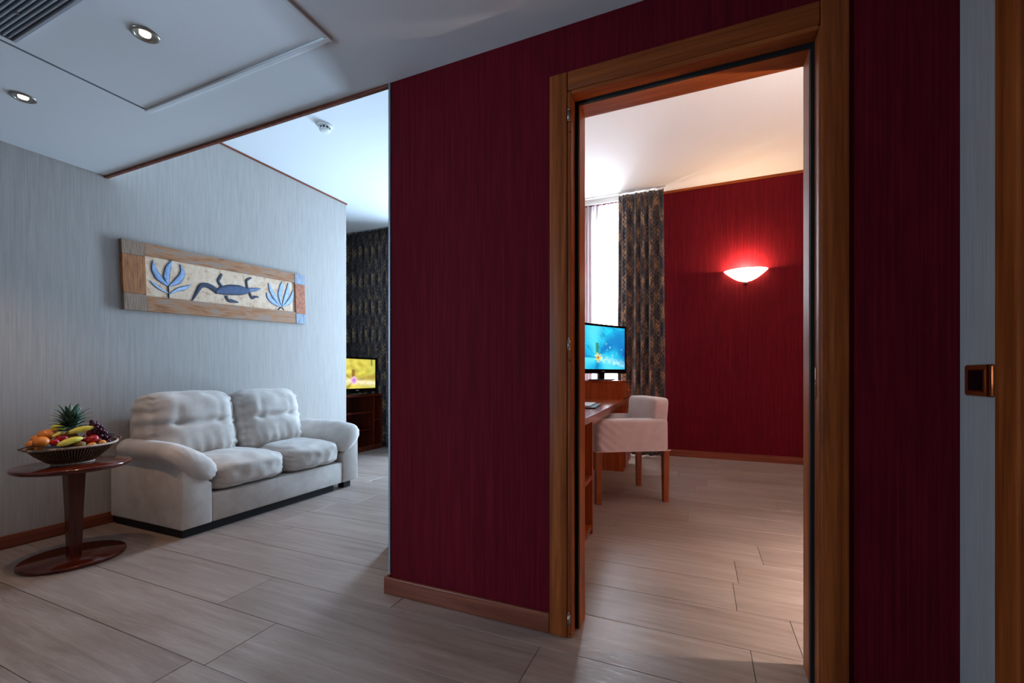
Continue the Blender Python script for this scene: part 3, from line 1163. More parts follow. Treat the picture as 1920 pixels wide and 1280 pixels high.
BL = []
for i in range(4):
    me_o = obj('crown_leaf', blade(0.082 + 0.010 * i, 0.034, 0.18 + 0.13 * i), 'leaf_green', pe, True)
    BL.append(me_o.data)
    bpy.data.objects.remove(me_o)
cnt = 0
for tier in range(7):
    nl = 12 if tier < 5 else 7
    for j in range(nl):
        a = 2 * pi * (j + 0.5 * (tier % 2)) / nl + random.uniform(-.15, .15)
        tilt = radians(72 - tier * 10.5 + random.uniform(-6, 6))
        o = bpy.data.objects.new('crown_leaf', BL[(3 - tier // 2 + cnt) % 4 if tier > 1 else 2])
        cnt += 1
        sc = 0.72 + 0.05 * tier
        o.matrix_local = Matrix.Translation((0.010 * cos(a), 0.010 * sin(a), 0.120 + tier * 0.0105)) @ Matrix.Rotation(a - pi / 2, 4, 'Z') @ Matrix.Rotation(-tilt, 4, 'X') @ Matrix.Scale(sc, 4)
        link(o, pe)

# grapes
gp = on_x(188, 810, -3.205)
ge = empty('grape_bunch', gp)
tag(ge, 'bunch of dark red grapes beside the pineapple', 'grapes', FR)
bm = bmesh.new()
for i in range(90):
    f = random.random()
    px = 172 + 34 * f + random.uniform(-3, 3)
    py = 789 + 30 * f * f + random.uniform(0, 22)
    X = -3.19 + random.uniform(-.04, .06)
    p = on_x(px, py, X) - gp
    r = 0.0093 + random.uniform(-.001, .0015)
    rr = bmesh.ops.create_icosphere(bm, subdivisions=2, radius=r)
    for vv in rr['verts']:
        vv.co += p
o = obj('berries', bm, 'grape', ge, True)
o['kind'] = 'stuff'
obj('stem', T([(-0.01, -0.03, 0.0), (0, 0, 0.01), (0.01, 0.03, -0.02)], 0.002, 6), 'stem', ge)


def big_leaf(px0, py0, px1, py1, X0, X1, width, mat, label, lift=0.01):
    a, b = on_x(px0, py0, X0), on_x(px1, py1, X1)
    c = (a + b) / 2
    e = empty('leaf', c)
    tag(e, label, 'leaf', FR)
    bm = bmesh.new()
    d = (b - a)
    side = d.cross(Vector((0, 0, 1))).normalized()
    prevr = None
    for i in range(9):
        f = i / 8
        wd = width * sin(pi * (0.06 + 0.9 * f)) ** 0.8
        p = a.lerp(b, f) - c + Vector((0, 0, lift * sin(pi * f)))
        row = []
        for zz in (0, -0.0016):
            for s in ((-1, 0, 1) if zz == 0 else (1, 0, -1)):
                row.append(bm.verts.new(p + side * s * wd / 2 + Vector((0, 0, abs(s) * wd * 0.12 + zz))))
        if prevr:
            for j in range(6):
                bm.faces.new((prevr[j], prevr[(j + 1) % 6], row[(j + 1) % 6], row[j]))
        else:
            bm.faces.new(row)
        prevr = row
    bm.faces.new(prevr[::-1])
    obj('blade', bm, mat, e, True)
    obj('midrib', T([a - c, b - c + Vector((0, 0, 0))], 0.001, 5), 'stem', e)


big_leaf(36, 842, 96, 839, -3.13, -3.08, 0.045, 'leaf_dark', 'dark dried leaf spilling over the orange end of the rim')
big_leaf(200, 832, 216, 812, -3.16, -3.20, 0.05, 'leaf_dark', 'dark leaf standing at the grape end of the basket', 0.02)
big_leaf(112, 815, 130, 810, -3.14, -3.14, 0.02, 'leaf_green', 'small green leaf under the upper banana')

# ================================================================ painting on the cream wall
PA = on_x(228, 446, XL + 0.03)
PBk = on_x(572, 517, XL + 0.03)
PC_ = on_x(231, 580, XL + 0.03)
PD = on_x(572, 607, XL + 0.03)
pyaw = atan2((PBk.z - PA.z + PD.z - PC_.z) / 2, (PBk.y - PA.y + PD.y - PC_.y) / 2)
pcen = (PA + PBk + PC_ + PD) / 4
PWD = ((PBk - PA).length + (PD - PC_).length) / 2
PHT = ((PA - PC_).length + (PBk - PD).length) / 2
pic = empty('painting', (XL + 0.0005, pcen.y, pcen.z), (pyaw, 0, 0))
tag(pic, 'long painted relief picture with blue lizard and plants in rustic frame', 'picture')
ca, sa = cos(-pyaw), sin(-pyaw)


def zpt(zx, zy, X=XL + 0.022):
    """traced point of the picture (close-up pixels) -> picture plane (y, z)"""
    p = on_x(200 + zx / 4.8, 420 + zy / 4.8, X) - pcen
    return (p.y * ca - p.z * sa, p.y * sa + p.z * ca)


W2, H2 = PWD / 2, PHT / 2
iL, iR = -W2 + 0.142, W2 - 0.118
iB, iT = -H2 + 0.112, H2 - 0.090
TH = 0.030
obj('panel', B(0, 0.019, iL - 0.01, iR + 0.01, iB - 0.01, iT + 0.01), 'parchment', pic)
obj('rail', B(0, TH, iL + 0.001, iR - 0.001, iT, H2, 0.003), 'rustic_y', pic)
obj('rail', B(0, TH, iL + 0.001, iR - 0.001, -H2, iB, 0.003), 'rustic_y', pic)
obj('stile', B(0, TH + 0.002, -W2, iL, -H2 + 0.121, H2 - 0.101, 0.003), 'rustic_z', pic)
obj('stile', B(0, TH + 0.002, iR, W2, -H2 + 0.101, H2 - 0.101, 0.003), 'rustic_red', pic)
for (a, b, c, d, m_) in ((-W2, iL, H2 - 0.1, H2, 'rustic_grey'), (-W2, iL, -H2, -H2 + 0.12, 'rustic_grey'), (iR, W2, H2 - 0.1, H2, 'rustic_blue'), (iR, W2, -H2, -H2 + 0.1, 'rustic_blue')):
    obj('corner_block', B(0, TH + 0.003, a, b, c, d, 0.003), m_, pic)


def relief(name, pts2, h, ce, cc, zbase=0.0195, inset=0.72):
    """raised flat shape with darker edge: pts2 polygon (y, z)"""
    me = bpy.data.meshes.new(name)
    n = len(pts2)
    cy = sum(p[0] for p in pts2) / n
    cz = sum(p[1] for p in pts2) / n
    vs_, cols, faces = [], [], []
    for (k, hh, c) in ((1.0, 0, ce), (1.0, h * .6, ce), (0.86, h, ce), (inset, h, cc)):
        for yy_, zz in pts2:
            vs_.append((zbase + hh, cy + (yy_ - cy) * k, cz + (zz - cz) * k))
            cols.append(c)
    for r in range(3):
        for i in range(n):
            j = (i + 1) % n
            faces.append((r * n + i, r * n + j, (r + 1) * n + j, (r + 1) * n + i))
    faces.append(tuple(3 * n + i for i in range(n)))
    me.from_pydata(vs_, [], faces)
    at = me.color_attributes.new('Col', 'FLOAT_COLOR', 'POINT')
    for i, c in enumerate(cols):
        at.data[i].color = c
    me.materials.append(M['vcol'])
    o = bpy.data.objects.new(name, me)
    return link(o, pic)


def stroke(name, zpts, wds, h, ce, cc):
    """tapering raised band along traced points"""
    me = bpy.data.meshes.new(name)
    P = [Vector(zpt(*q)) for q in zpts]
    # resample smooth (Catmull-Rom)
    Q, Wd = [], []
    for i in range(len(P) - 1):
        p0, p1, p2, p3 = P[max(i - 1, 0)], P[i], P[i + 1], P[min(i + 2, len(P) - 1)]
        for k in range(5):
            t_ = k / 5
            Q.append(0.5 * ((2 * p1) + (p2 - p0) * t_ + (2 * p0 - 5 * p1 + 4 * p2 - p3) * t_ ** 2 + (3 * p1 - p0 - 3 * p2 + p3) * t_ ** 3))
            Wd.append(wds[i] + (wds[i + 1] - wds[i]) * t_)
    Q.append(P[-1])
    Wd.append(wds[-1])
    vs_, cols, faces = [], [], []
    sect = ((-1, 0, ce), (-0.92, h * .7, ce), (-0.55, h, cc), (0, h * 1.1, cc), (0.55, h, cc), (0.92, h * .7, ce), (1, 0, ce))
    for i, q in enumerate(Q):
        d = (Q[min(i + 1, len(Q) - 1)] - Q[max(i - 1, 0)]).normalized()
        nrm = Vector((-d.y, d.x))
        for u, hh, c in sect:
            p = q + nrm * (u * Wd[i])
            vs_.append((0.0195 + hh, p.x, p.y))
            cols.append(c)
    m = len(sect)
    for i in range(len(Q) - 1):
        for j in range(m - 1):
            faces.append((i * m + j, i * m + j + 1, (i + 1) * m + j + 1, (i + 1) * m + j))
    me.from_pydata(vs_, [], faces)
    at = me.color_attributes.new('Col', 'FLOAT_COLOR', 'POINT')
    for i, c in enumerate(cols):
        at.data[i].color = c
    me.materials.append(M['vcol'])
    o = bpy.data.objects.new(name, me)
    return link(o, pic)


NAVY, SLATE, STEELB = rgb(24, 30, 52), rgb(70, 88, 124), rgb(112, 132, 170)
PALE, PALE2 = rgb(150, 178, 218), rgb(176, 198, 228)
# lizard: body, head, tail, legs
stroke('lizard_body', [(985, 612), (1040, 598), (1120, 592), (1200, 595), (1262, 600), (1285, 592)], [0.012, 0.036, 0.046, 0.044, 0.026, 0.010], 0.008, NAVY, SLATE)
stroke('lizard_head', [(1270, 592), (1310, 590), (1345, 588), (1385, 580)], [0.011, 0.018, 0.016, 0.003], 0.006, NAVY, STEELB)
stroke('lizard_tail', [(1000, 612), (950, 572), (900, 550), (850, 556), (818, 605), (790, 655), (765, 692)], [0.022, 0.023, 0.020, 0.018, 0.014, 0.009, 0.002], 0.006, NAVY, rgb(46, 56, 82))
stroke('lizard_leg', [(1040, 565), (1005, 515), (1020, 480), (1036, 448)], [0.012, 0.011, 0.013, 0.008], 0.005, NAVY, rgb(50, 58, 84))
stroke('lizard_leg', [(1075, 645), (1095, 685), (1130, 692), (1185, 703)], [0.013, 0.013, 0.016, 0.005], 0.005, NAVY, rgb(50, 58, 84))
stroke('lizard_leg', [(1268, 580), (1258, 515), (1275, 495), (1302, 484)], [0.011, 0.010, 0.010, 0.006], 0.005, NAVY, rgb(50, 58, 84))
stroke('lizard_leg', [(1285, 610), (1308, 665), (1335, 655), (1368, 656)], [0.011, 0.011, 0.011, 0.005], 0.005, NAVY, rgb(50, 58, 84))
# plants
for q in (((548, 555), (470, 480), (425, 400), (418, 325)), ((552, 548), (540, 470), (555, 390), (588, 328)), ((562, 558), (640, 510), (682, 440), (662, 362))):
    stroke('plant_leaf', q, [0.004, 0.026, 0.020, 0.002], 0.005, NAVY, PALE)
stroke('plant_leaf', [(555, 622), (480, 580), (435, 545), (392, 508)], [0.003, 0.011, 0.012, 0.002], 0.004, NAVY, PALE2)
stroke('plant_leaf', [(568, 630), (640, 590), (700, 575), (764, 548)], [0.003, 0.014, 0.017, 0.002], 0.004, NAVY, PALE2)
stroke('plant_stem', [(553, 548), (558, 600), (560, 668)], [0.005, 0.005, 0.005], 0.004, NAVY, NAVY)
for q in (((1560, 742), (1500, 700), (1460, 660), (1442, 615)), ((1562, 735), (1515, 660), (1480, 600), (1458, 530)), ((1572, 730), (1560, 640), (1570, 570), (1582, 518)), ((1580, 735), (1612, 660), (1628, 600), (1636, 530)), ((1585, 742), (1640, 700), (1668, 650), (1676, 598))):
    stroke('plant_leaf', q, [0.004, 0.024, 0.022, 0.003], 0.005, rgb(70, 90, 140), PALE2)
stroke('plant_stem', [(1545, 772), (1570, 748), (1598, 774)], [0.004, 0.006, 0.004], 0.004, NAVY, NAVY)


# ================================================================ curtains
def curtain(name, x0, x1, y, z0, z1, folds, amp, mat, label, cat, seed=1, flare=0.0, parent=None, gather=0.7):
    o_ = Vector(((x0 + x1) / 2, y, z0))
    me = bpy.data.meshes.new(name)
    nx, nz = folds * 14, 40
    rnd = random.Random(seed)
    ph = [rnd.uniform(0, 6.28) for _ in range(6)]
    xs, uacc = [], 0.0
    vs_, uv, faces = [], [], []
    us = [0.0]
    last = None
    for i in range(nx + 1):
        f = i / nx
        p = Vector((x0 + (x1 - x0) * f, amp * sin(2 * pi * folds * f + 1.2 * sin(2 * pi * f * 1.5 + ph[0]))))
        if last is not None:
            us.append(us[-1] + (p - last).length)
        last = p
    for k in range(nz + 1):
        g = k / nz
        z = z0 + (z1 - z0) * g
        for i in range(nx + 1):
            f = i / nx
            a = amp * (gather + (1 - gather) * (1 - g)) * (0.8 + 0.35 * sin(2 * pi * f * 2.3 + ph[1] + 1.1 * (1 - g)))
            if g > 0.955:
                a *= 0.55
            yy_ = a * sin(2 * pi * folds * f + 1.2 * sin(2 * pi * f * 1.5 + ph[0]) + 0.35 * sin(3 * g + ph[2]))
            yy_ += 0.25 * amp * sin(4 * pi * folds * f + ph[3] + 1.5 * g)
            xx = x0 + (x1 - x0) * f + (f - 0.5) * flare * (1 - g) + 0.3 * amp * sin(2 * pi * folds * f * 2 + ph[4]) * 0.3
            vs_.append((xx - o_.x, yy_, z - o_.z))
            uv.append((us[i], z))
    for k in range(nz):
        for i in range(nx):
            a = k * (nx + 1) + i
            faces.append((a, a + 1, a + nx + 2, a + nx + 1))
    me.from_pydata(vs_, [], faces)
    ul = me.uv_layers.new(name='UVMap')
    for lp in me.loops:
        ul.data[lp.index].uv = uv[lp.vertex_index]
    me.materials.append(M[mat])
    me.polygons.foreach_set('use_smooth', [True] * len(me.polygons))
    e = empty(name, o_)
    tag(e, label, cat)
    o = bpy.data.objects.new('cloth', me)
    link(o, e)
    if mat != 'sheer':
        md = o.modifiers.new('thick', 'SOLIDIFY')
        md.thickness = 0.003
    bm = bmesh.new()
    n = max(3, int(folds))
    for i in range(n + 1):
        xx = x0 - o_.x + (x1 - x0) * i / n
        box(bm, xx - 0.004, xx + 0.004, -0.004, 0.004, z1 - z0 - 0.004, z1 - z0 + 0.018)
    h_ = obj('hooks', bm, 'white_plastic', e)
    h_['kind'] = 'stuff'
    return e


curtain('curtain', -0.945, -0.400, 5.69, 0.02, 3.318, 5, 0.046, 'curtain_cloth', 'navy and gold patterned curtain beside the bright bedroom window', 'curtain', 3, 0.05)
curtain('curtain', -5.15, -3.12, 5.0, 0.02, 3.10, 16, 0.045, 'curtain_cloth', 'dark patterned curtain behind the living room television', 'curtain', 5, 0.02)
curtain('curtain', -2.26, -1.80, 5.0, 0.02, 3.10, 6, 0.045, 'curtain_cloth', 'dark patterned curtain on the partition side of the living window', 'curtain', 9, 0.02)
curtain('sheer_curtain', -1.56, -0.80, 5.78, 0.06, 3.27, 8, 0.022, 'sheer', 'thin white sheer curtain glowing with daylight', 'curtain', 4)
rl = obj('curtain_rail', B(-1.58, -0.38, 5.675, 5.705, 3.337, 3.3495), 'white_plastic')
tag(rl, 'white curtain rail above the bedroom curtain', 'curtain rail')
rl = obj('curtain_rail', B(-1.58, -0.60, 5.765, 5.795, 3.289, 3.3495), 'white_plastic')
tag(rl, 'white rail carrying the sheer curtain', 'curtain rail')
rl = obj('curtain_rail', B(-5.18, -1.76, 4.985, 5.015, 3.119, 3.1695), 'white_plastic')
tag(rl, 'white curtain rail in the living room ceiling recess', 'curtain rail')


# ================================================================ televisions
def lerp3(a, b, t_):
    t_ = max(0.0, min(1.0, t_))
    return tuple(a[i] + (b[i] - a[i]) * t_ for i in range(3))


def pic_blue(u, v):
    """water drops on blue petals with a yellow flower heart"""
    n = noise.noise(Vector((u * 5, v * 5, 1)))
    n2 = noise.noise(Vector((u * 18, v * 18, 3)))
    c = lerp3((0.0, 0.30, 0.62), (0.02, 0.62, 0.86), 0.5 + 0.7 * n + 0.5 * n2)
    # petals radiating from the heart
    hx, hy = 0.40, 0.27
    dx, dy = (u - hx) * 1.7, v - hy
    r = sqrt(dx * dx + dy * dy)
    a = atan2(dy, dx)
    pet = cos(a * 2.5 + 0.9 + 1.2 * r)
    c = lerp3(c, (0.10, 0.72, 0.86), 0.8 * max(0, pet) * (r > 0.1))
    c = lerp3(c, (0.0, 0.16, 0.50), 0.85 * max(0, -pet - 0.45) * 1.8)
    if v < 0.42 and u > 0.42:
        c = lerp3(c, (0.62, 0.93, 0.90), 0.75 * max(0, 1 - abs(v - 0.24 + 0.25 * (u - 0.5)) * 9) * (0.7 + n2))
    c = lerp3(c, (0.0, 0.10, 0.42), max(0, (u - 0.83) * 7) * max(0, 1 - abs(v - 0.36) * 3.2))
    if 0.35 < u < 0.41 and 0.36 < v < 0.62:
        c = lerp3(c, (0.02, 0.22, 0.10), 0.85)
    if r < 0.085 + 0.05 * cos(a * 9 + 3 * n2) + 0.02 * n2:
        c = lerp3((0.85, 0.42, 0.02), (0.90, 0.82, 0.12), r / 0.12 + 0.3 * cos(a * 12))
        if r < 0.03:
            c = (0.45, 0.12, 0.02)
    for (du, dv, dr) in ((0.58, 0.60, 0.022), (0.66, 0.52, 0.026), (0.72, 0.33, 0.030), (0.52, 0.72, 0.015), (0.60, 0.46, 0.016), (0.93, 0.48, 0.016), (0.82, 0.40, 0.012)):
        q = sqrt(((u - du) * 1.7) ** 2 + (v - dv) ** 2)
        if q < dr:
            c = lerp3((0.85, 0.98, 1.0), (0.02, 0.40, 0.60), q / dr)
    return c


def pic_gold(u, v):
    """yellow petals with a pink and violet heart"""
    n = noise.noise(Vector((u * 6, v * 6, 8)))
    n2 = noise.noise(Vector((u * 22, v * 22, 5)))
    c = lerp3((0.42, 0.36, 0.03), (0.80, 0.70, 0.12), 0.5 + 0.8 * n)
    hx, hy = 0.42, 0.28
    dx, dy = (u - hx) * 1.7, v - hy
    r = sqrt(dx * dx + dy * dy)
    a = atan2(dy, dx)
    c = lerp3(c, (0.50, 0.52, 0.10), max(0, (u - 0.7) * 2.5))
    c = lerp3(c, (0.95, 0.82, 0.62), max(0, 1 - abs(v - 0.24 + 0.12 * (u - 0.4)) * 6.5) * (0.75 + 0.8 * n2))
    c = lerp3(c, (0.30, 0.16, 0.02), 0.7 * max(0, cos(a * 2.5 - 0.3) - 0.9) * 9 * (r > 0.12))
    if 0.36 < u < 0.44 and 0.38 < v < 0.64:
        c = lerp3(c, (0.22, 0.08, 0.02), 0.8)
    if r < 0.13:
        c = lerp3((0.42, 0.08, 0.52), (0.86, 0.56, 0.66), r / 0.13 + 0.35 * cos(a * 10))
    if u < 0.14 and v > 0.80:
        c = lerp3(c, (0.25, 0.10, 0.05), 0.7)
    if 0.88 < u < 0.92 and v > 0.78:
        c = lerp3(c, (0.20, 0.12, 0.02), 0.8)
    for (du, dv, dr) in ((0.52, 0.46, 0.02), (0.62, 0.38, 0.022), (0.12, 0.36, 0.026), (0.5, 0.66, 0.016), (0.25, 0.5, 0.02)):
        q = sqrt(((u - du) * 1.7) ** 2 + (v - dv) ** 2)
        if q < dr:
            c = lerp3((1.0, 0.96, 0.75), (0.35, 0.28, 0.05), q / dr)
    return c


def screen_mesh(wd, ht, fn):
    me = bpy.data.meshes.new('screen')
    nx, ny = 128, 74
    vs_, faces, cols = [], [], []
    for j in range(ny + 1):
        for i in range(nx + 1):
            u, v_ = i / nx, j / ny
            vs_.append((-wd / 2 + wd * u, 0, -ht / 2 + ht * v_))
            cols.append(tuple(max(0.0, c) for c in fn(u, v_)) + (1,))
    for j in range(ny):
        for i in range(nx):
            a = j * (nx + 1) + i
            faces.append((a, a + 1, a + nx + 2, a + nx + 1))
    me.from_pydata(vs_, [], faces)
    at = me.color_attributes.new('Col', 'FLOAT_COLOR', 'POINT')
    for i, c in enumerate(cols):
        at.data[i].color = c
    me.materials.append(M['screen'])
    return me


def television(loc, rz, wd, ht, lift, fn, label):
    """local front is -y; loc is the foot on the furniture"""
    e = empty('television', loc, (0, 0, rz))
    tag(e, label, 'television')
    z0 = lift
    bm = B(-wd / 2, wd / 2, -0.012, 0.035, z0, z0 + ht, 0.006, 2)
    cs = obj('case', bm, 'gloss_black', e)
    bz = 0.028
    bb = 0.048
    s = bpy.data.objects.new('screen', screen_mesh(wd - 2 * bz, ht - bz - bb, fn))
    s.location = (0, -0.0126, z0 + bb + (ht - bz - bb) / 2)
    link(s, e)
    bm = bmesh.new()
    for (a, b, c, d) in ((-wd / 2 + 0.004, -wd / 2 + bz, z0 + 0.004, z0 + ht - 0.004), (wd / 2 - bz, wd / 2 - 0.004, z0 + 0.004, z0 + ht - 0.004), (-wd / 2 + bz, wd / 2 - bz, z0 + ht - bz, z0 + ht - 0.004), (-wd / 2 + bz, wd / 2 - bz, z0 + 0.004, z0 + bb)):
        box(bm, a, b, -0.019, -0.0125, c, d)
    obj('bezel', bm, 'gloss_black', e)
    obj('maker_badge', B(-0.025, 0.025, -0.0198, -0.0191, z0 + 0.02, z0 + 0.027), 'slat', e)
    if lift > 0.02:
        obj('neck', B(-0.045, 0.045, -0.004, 0.028, 0.012, z0 + 0.03, 0.004), 'gloss_black', e)
        obj('foot', ring_lathe([(0.0, 0.0003), (1.0, 0.0003), (1.0, 0.008), (0.9, 0.014), (0.0, 0.016)], 40, 0.19, 0.11), 'gloss_black', e, True)
    return e


# ---- living room media shelf (front faces +x) and its television
UX, UY0, UY1, UH = -4.10, 4.02, 4.93, 0.765
un = empty('media_shelf', (-4.30, (UY0 + UY1) / 2, 0))
tag(un, 'dark reddish wood open media shelf under the living room television', 'shelf')
UO = Vector((-4.30, (UY0 + UY1) / 2, 0))


def uobj(name, bm, mat='mahogany_z'):
    for vv in bm.verts:
        vv.co -= UO
    return obj(name, bm, mat, un)


UD = UX - 0.40
uobj('top', B(UD, UX + 0.004, UY0, UY1, UH - 0.03, UH, 0.002), 'mahogany_y')
uobj('plinth', B(UD + 0.01, UX - 0.01, UY0 + 0.01, UY1 - 0.01, 0, 0.05))
uobj('bottom', B(UD + 0.012, UX, UY0 + 0.022, UY1 - 0.022, 0.0505, 0.07), 'mahogany_y')
YD = 4.755
uobj('side', B(UD + 0.012, UX, UY0, UY0 + 0.0215, 0.0505, UH - 0.0305))
uobj('side', B(UD + 0.012, UX, UY1 - 0.0215, UY1, 0.0505, UH - 0.0305))
uobj('divider', B(UD + 0.012, UX + 0.001, YD, YD + 0.022, 0.0705, UH - 0.0305))
uobj('back_panel', B(UD, UD + 0.0115, UY0, UY1, 0.0505, UH - 0.0305))
for zz in (0.28, 0.515):
    uobj('shelf', B(UD + 0.012, UX - 0.006, UY0 + 0.022, YD - 0.0005, zz, zz + 0.018), 'mahogany_y')
uobj('shelf', B(UD + 0.012, UX - 0.006, YD + 0.0225, UY1 - 0.022, 0.40, 0.418), 'mahogany_y')
television((-4.17, 4.50, UH + 0.0005), pi / 2, 0.76, 0.465, 0.03, pic_gold, 'television showing a yellow and pink flower on the media shelf')

# ================================================================ bedroom desk group
DA = radians(2.5)


def dpt(a, b):
    """desk frame: a = out from the wall side (0 at the front edge), b = along the desk"""
    return Vector((-0.618 + a * cos(DA) - b * sin(DA), 2.535 + a * sin(DA) + b * cos(DA), 0))


dk = empty('desk', dpt(0, 0), (0, 0, DA))
tag(dk, 'long cherry wood writing desk with open shelf end', 'desk')


def kobj(name, bm, mat='cherry_desk_z'):
    return obj(name, bm, mat, dk)


kobj('desk_top', B(-0.60, 0.0, -0.55, 2.164, 0.722, 0.764, 0.003), 'cherry_desk')
kobj('apron', B(-0.05, -0.03, 0.272, 2.16, 0.682, 0.7215), 'cherry_desk')
# open shelf end facing the room
kobj('side_panel', B(-0.50, -0.002, 0.245, 0.27, 0, 0.7215), 'cherry_desk_z')
kobj('side_panel', B(-0.50, -0.002, -0.53, -0.505, 0, 0.7215), 'cherry_desk_z')
kobj('back_panel', B(-0.515, -0.5005, -0.53, 0.27, 0, 0.7215), 'cherry_desk_z')
kobj('shelf', B(-0.50, -0.004, -0.5045, 0.2445, 0.352, 0.376), 'cherry_desk')
kobj('shelf', B(-0.50, -0.004, -0.5045, 0.2445, 0.035, 0.060), 'cherry_desk')
kobj('plinth', B(-0.49, -0.02, -0.50, 0.24, 0, 0.0345), 'cherry_desk')

# minibar cabinet at the far end, drawers facing the room
cb = empty('minibar_cabinet', dpt(0, 2.17), (0, 0, DA))
tag(cb, 'tall cherry wood cabinet carrying the bedroom television', 'cabinet')
CH_ = 0.962
obj('body', B(-0.56, -0.021, 0, 0.50, 0.0, CH_ - 0.0225, 0.002), 'cherry_desk_z', cb)
obj('top', B(-0.57, 0.004, -0.006, 0.508, CH_ - 0.022, CH_, 0.003), 'cherry_desk', cb)
for i, (z0, z1) in enumerate(((0.05, 0.585), (0.60, 0.765), (0.78, 0.935))):
    f = obj('drawer' if i else 'door', B(-0.0205, 0.0, 0.006, 0.494, z0, z1, 0.002), 'cherry_desk_z', cb)
    k_ = ellipsoid(0.011, 0.011, 0.011, 12, 8)
    tube(k_, [(-0.018, 0, 0), (-0.004, 0, 0)], 0.004, 8)
    for vv in k_.verts:
        vv.co += Vector((0.019, 0.10 if i else 0.06, (z0 + z1) / 2))
    obj('knob', k_, 'gold', f, True)

tvp = dpt(-0.27, 2.31)
television((tvp.x, tvp.y, CH_ + 0.0005), radians(60), 0.80, 0.545, 0.075, pic_blue, 'television showing a blue petal picture on the bedroom cabinet')

# things on the desk
p = dpt(-0.26, 0.99)
fo = empty('folder', (p.x, p.y, 0.7643), (0, 0, DA + radians(4)))
tag(fo, 'dark desk folder with pale papers on the desk', 'folder')
obj('cover', B(-0.17, 0.17, -0.24, 0.24, 0, 0.010, 0.002), 'leather_dark', fo)
obj('sheets', B(-0.15, 0.13, -0.22, 0.20, 0.0103, 0.022, 0.001), 'paper', fo)
p = dpt(-0.13, 0.12)
ns = obj('desk_reflection', B(-0.075, 0.075, -0.10, 0.10, 0, 0.0035), 'paper', None, False, (p.x, p.y, 0.7643), (0, 0, DA - 0.1))  # window reflection on the glossy desk top, built as a pale sheet
tag(ns, 'white slip standing in for the window reflection on the desk', 'reflection')
p = dpt(-0.212, 0.66)
lp = empty('desk_lamp', (p.x, p.y, 0.7643))
tag(lp, 'gold turned lamp column half hidden by the door frame', 'lamp')
prof = [(0.0, 0.0), (0.06, 0.0), (0.06, 0.012), (0.025, 0.02)]
z = 0.02
for i in range(5):
    for k in range(7):
        a = pi * k / 6
        prof.append((0.010 + 0.016 * sin(a), z + 0.042 * k / 6))
    z += 0.042
prof += [(0.008, z + 0.004), (0.008, z + 0.05)]
obj('column', ring_lathe(prof, 24, caps=False), 'gold', lp, True)
obj('lamp_shade', ring_lathe([(0.075, z + 0.04), (0.05, z + 0.17)], 32, caps=False), 'chair_cloth', lp, True)
lp.location = lp.location + Vector((-0.03, 0, 0))

# ================================================================ armchair at the desk
fwd = Vector((-0.477, -0.283)).normalized()
cang = atan2(fwd.y, fwd.x) - pi / 2          # local +y is forward
cc = (Vector((-0.737, 3.424)) + Vector((-0.26, 3.707)) + Vector((-0.473, 4.209)) + Vector((-0.95, 3.926))) / 4
ch = empty('armchair', (cc.x, cc.y, 0), (0, 0, cang))
tag(ch, 'low armchair in pale fabric cover drawn up to the desk', 'chair')
hw, hd = 0.285, 0.305
ch.location = (cc.x + fwd.x * 0.022, cc.y + fwd.y * 0.022, 0)
# skirted body: box with gently creased sides
bm = bmesh.new()
bmesh.ops.create_cube(bm, size=2)
bmesh.ops.subdivide_edges(bm, edges=bm.edges, cuts=26, use_grid_fill=True)
for vv in bm.verts:
    c = vv.co.copy()
    n_ = 14.0
    nn = (abs(c.x) ** n_ + abs(c.y) ** n_ + abs(c.z) ** n_) ** (1 / n_)
    u = c * (max(abs(c.x), abs(c.y), abs(c.z)) / nn)
    if c.z < 0:
        n2_ = (abs(c.x) ** n_ + abs(c.y) ** n_) ** (1 / n_)
        k2 = max(abs(c.x), abs(c.y)) / max(n2_, 1e-6)
        u = Vector((c.x * k2, c.y * k2, c.z))
    p = Vector((u.x * hw, u.y * hd, 0.543 + u.z * 0.130))
    if abs(c.x) > 0.9:
        cre = sin((c.y * 1.6 - c.z * 0.9) * 13) * max(0, c.y - 0.15) * 1.0 + 0.5 * sin(c.y * 16 + c.z * 2) * 0.4
        p.x += (1 if c.x > 0 else -1) * 0.0045 * cre
    if c.z < -0.95:
        pass
    p.x *= 1 + 0.012 * (1 - c.z) / 2
    # seat well between arms, open to the front
    if c.z > 0.9:
        inx = abs(c.x) < 0.72
        iny = c.y > -0.62
        if inx and iny:
            p.z -= 0.165
    vv.co = p
body = obj('body_cover', bm, 'chair_cloth', ch, False)
pp = body.data.polygons
pp.foreach_set('use_smooth', [True] * len(pp))
bm = puff(0.20, 0.205, 0.045, 5, 12, lambda c, p: p + Vector((0, 0, 0.015 * (1 - c.x ** 2) * (1 - c.y ** 2) * (c.z > 0))))
for vv in bm.verts:
    vv.co += Vector((0, 0.06, 0.545))
obj('seat_cushion', bm, 'chair_cloth', ch, True)


def bkf(c, p):
    q = p.copy()
    q.y -= 0.02 * (c.z + 1) / 2
    if c.y > 0:
        q.y += 0.012 * (1 - c.x ** 2) * (1 - c.z ** 2)
    return q


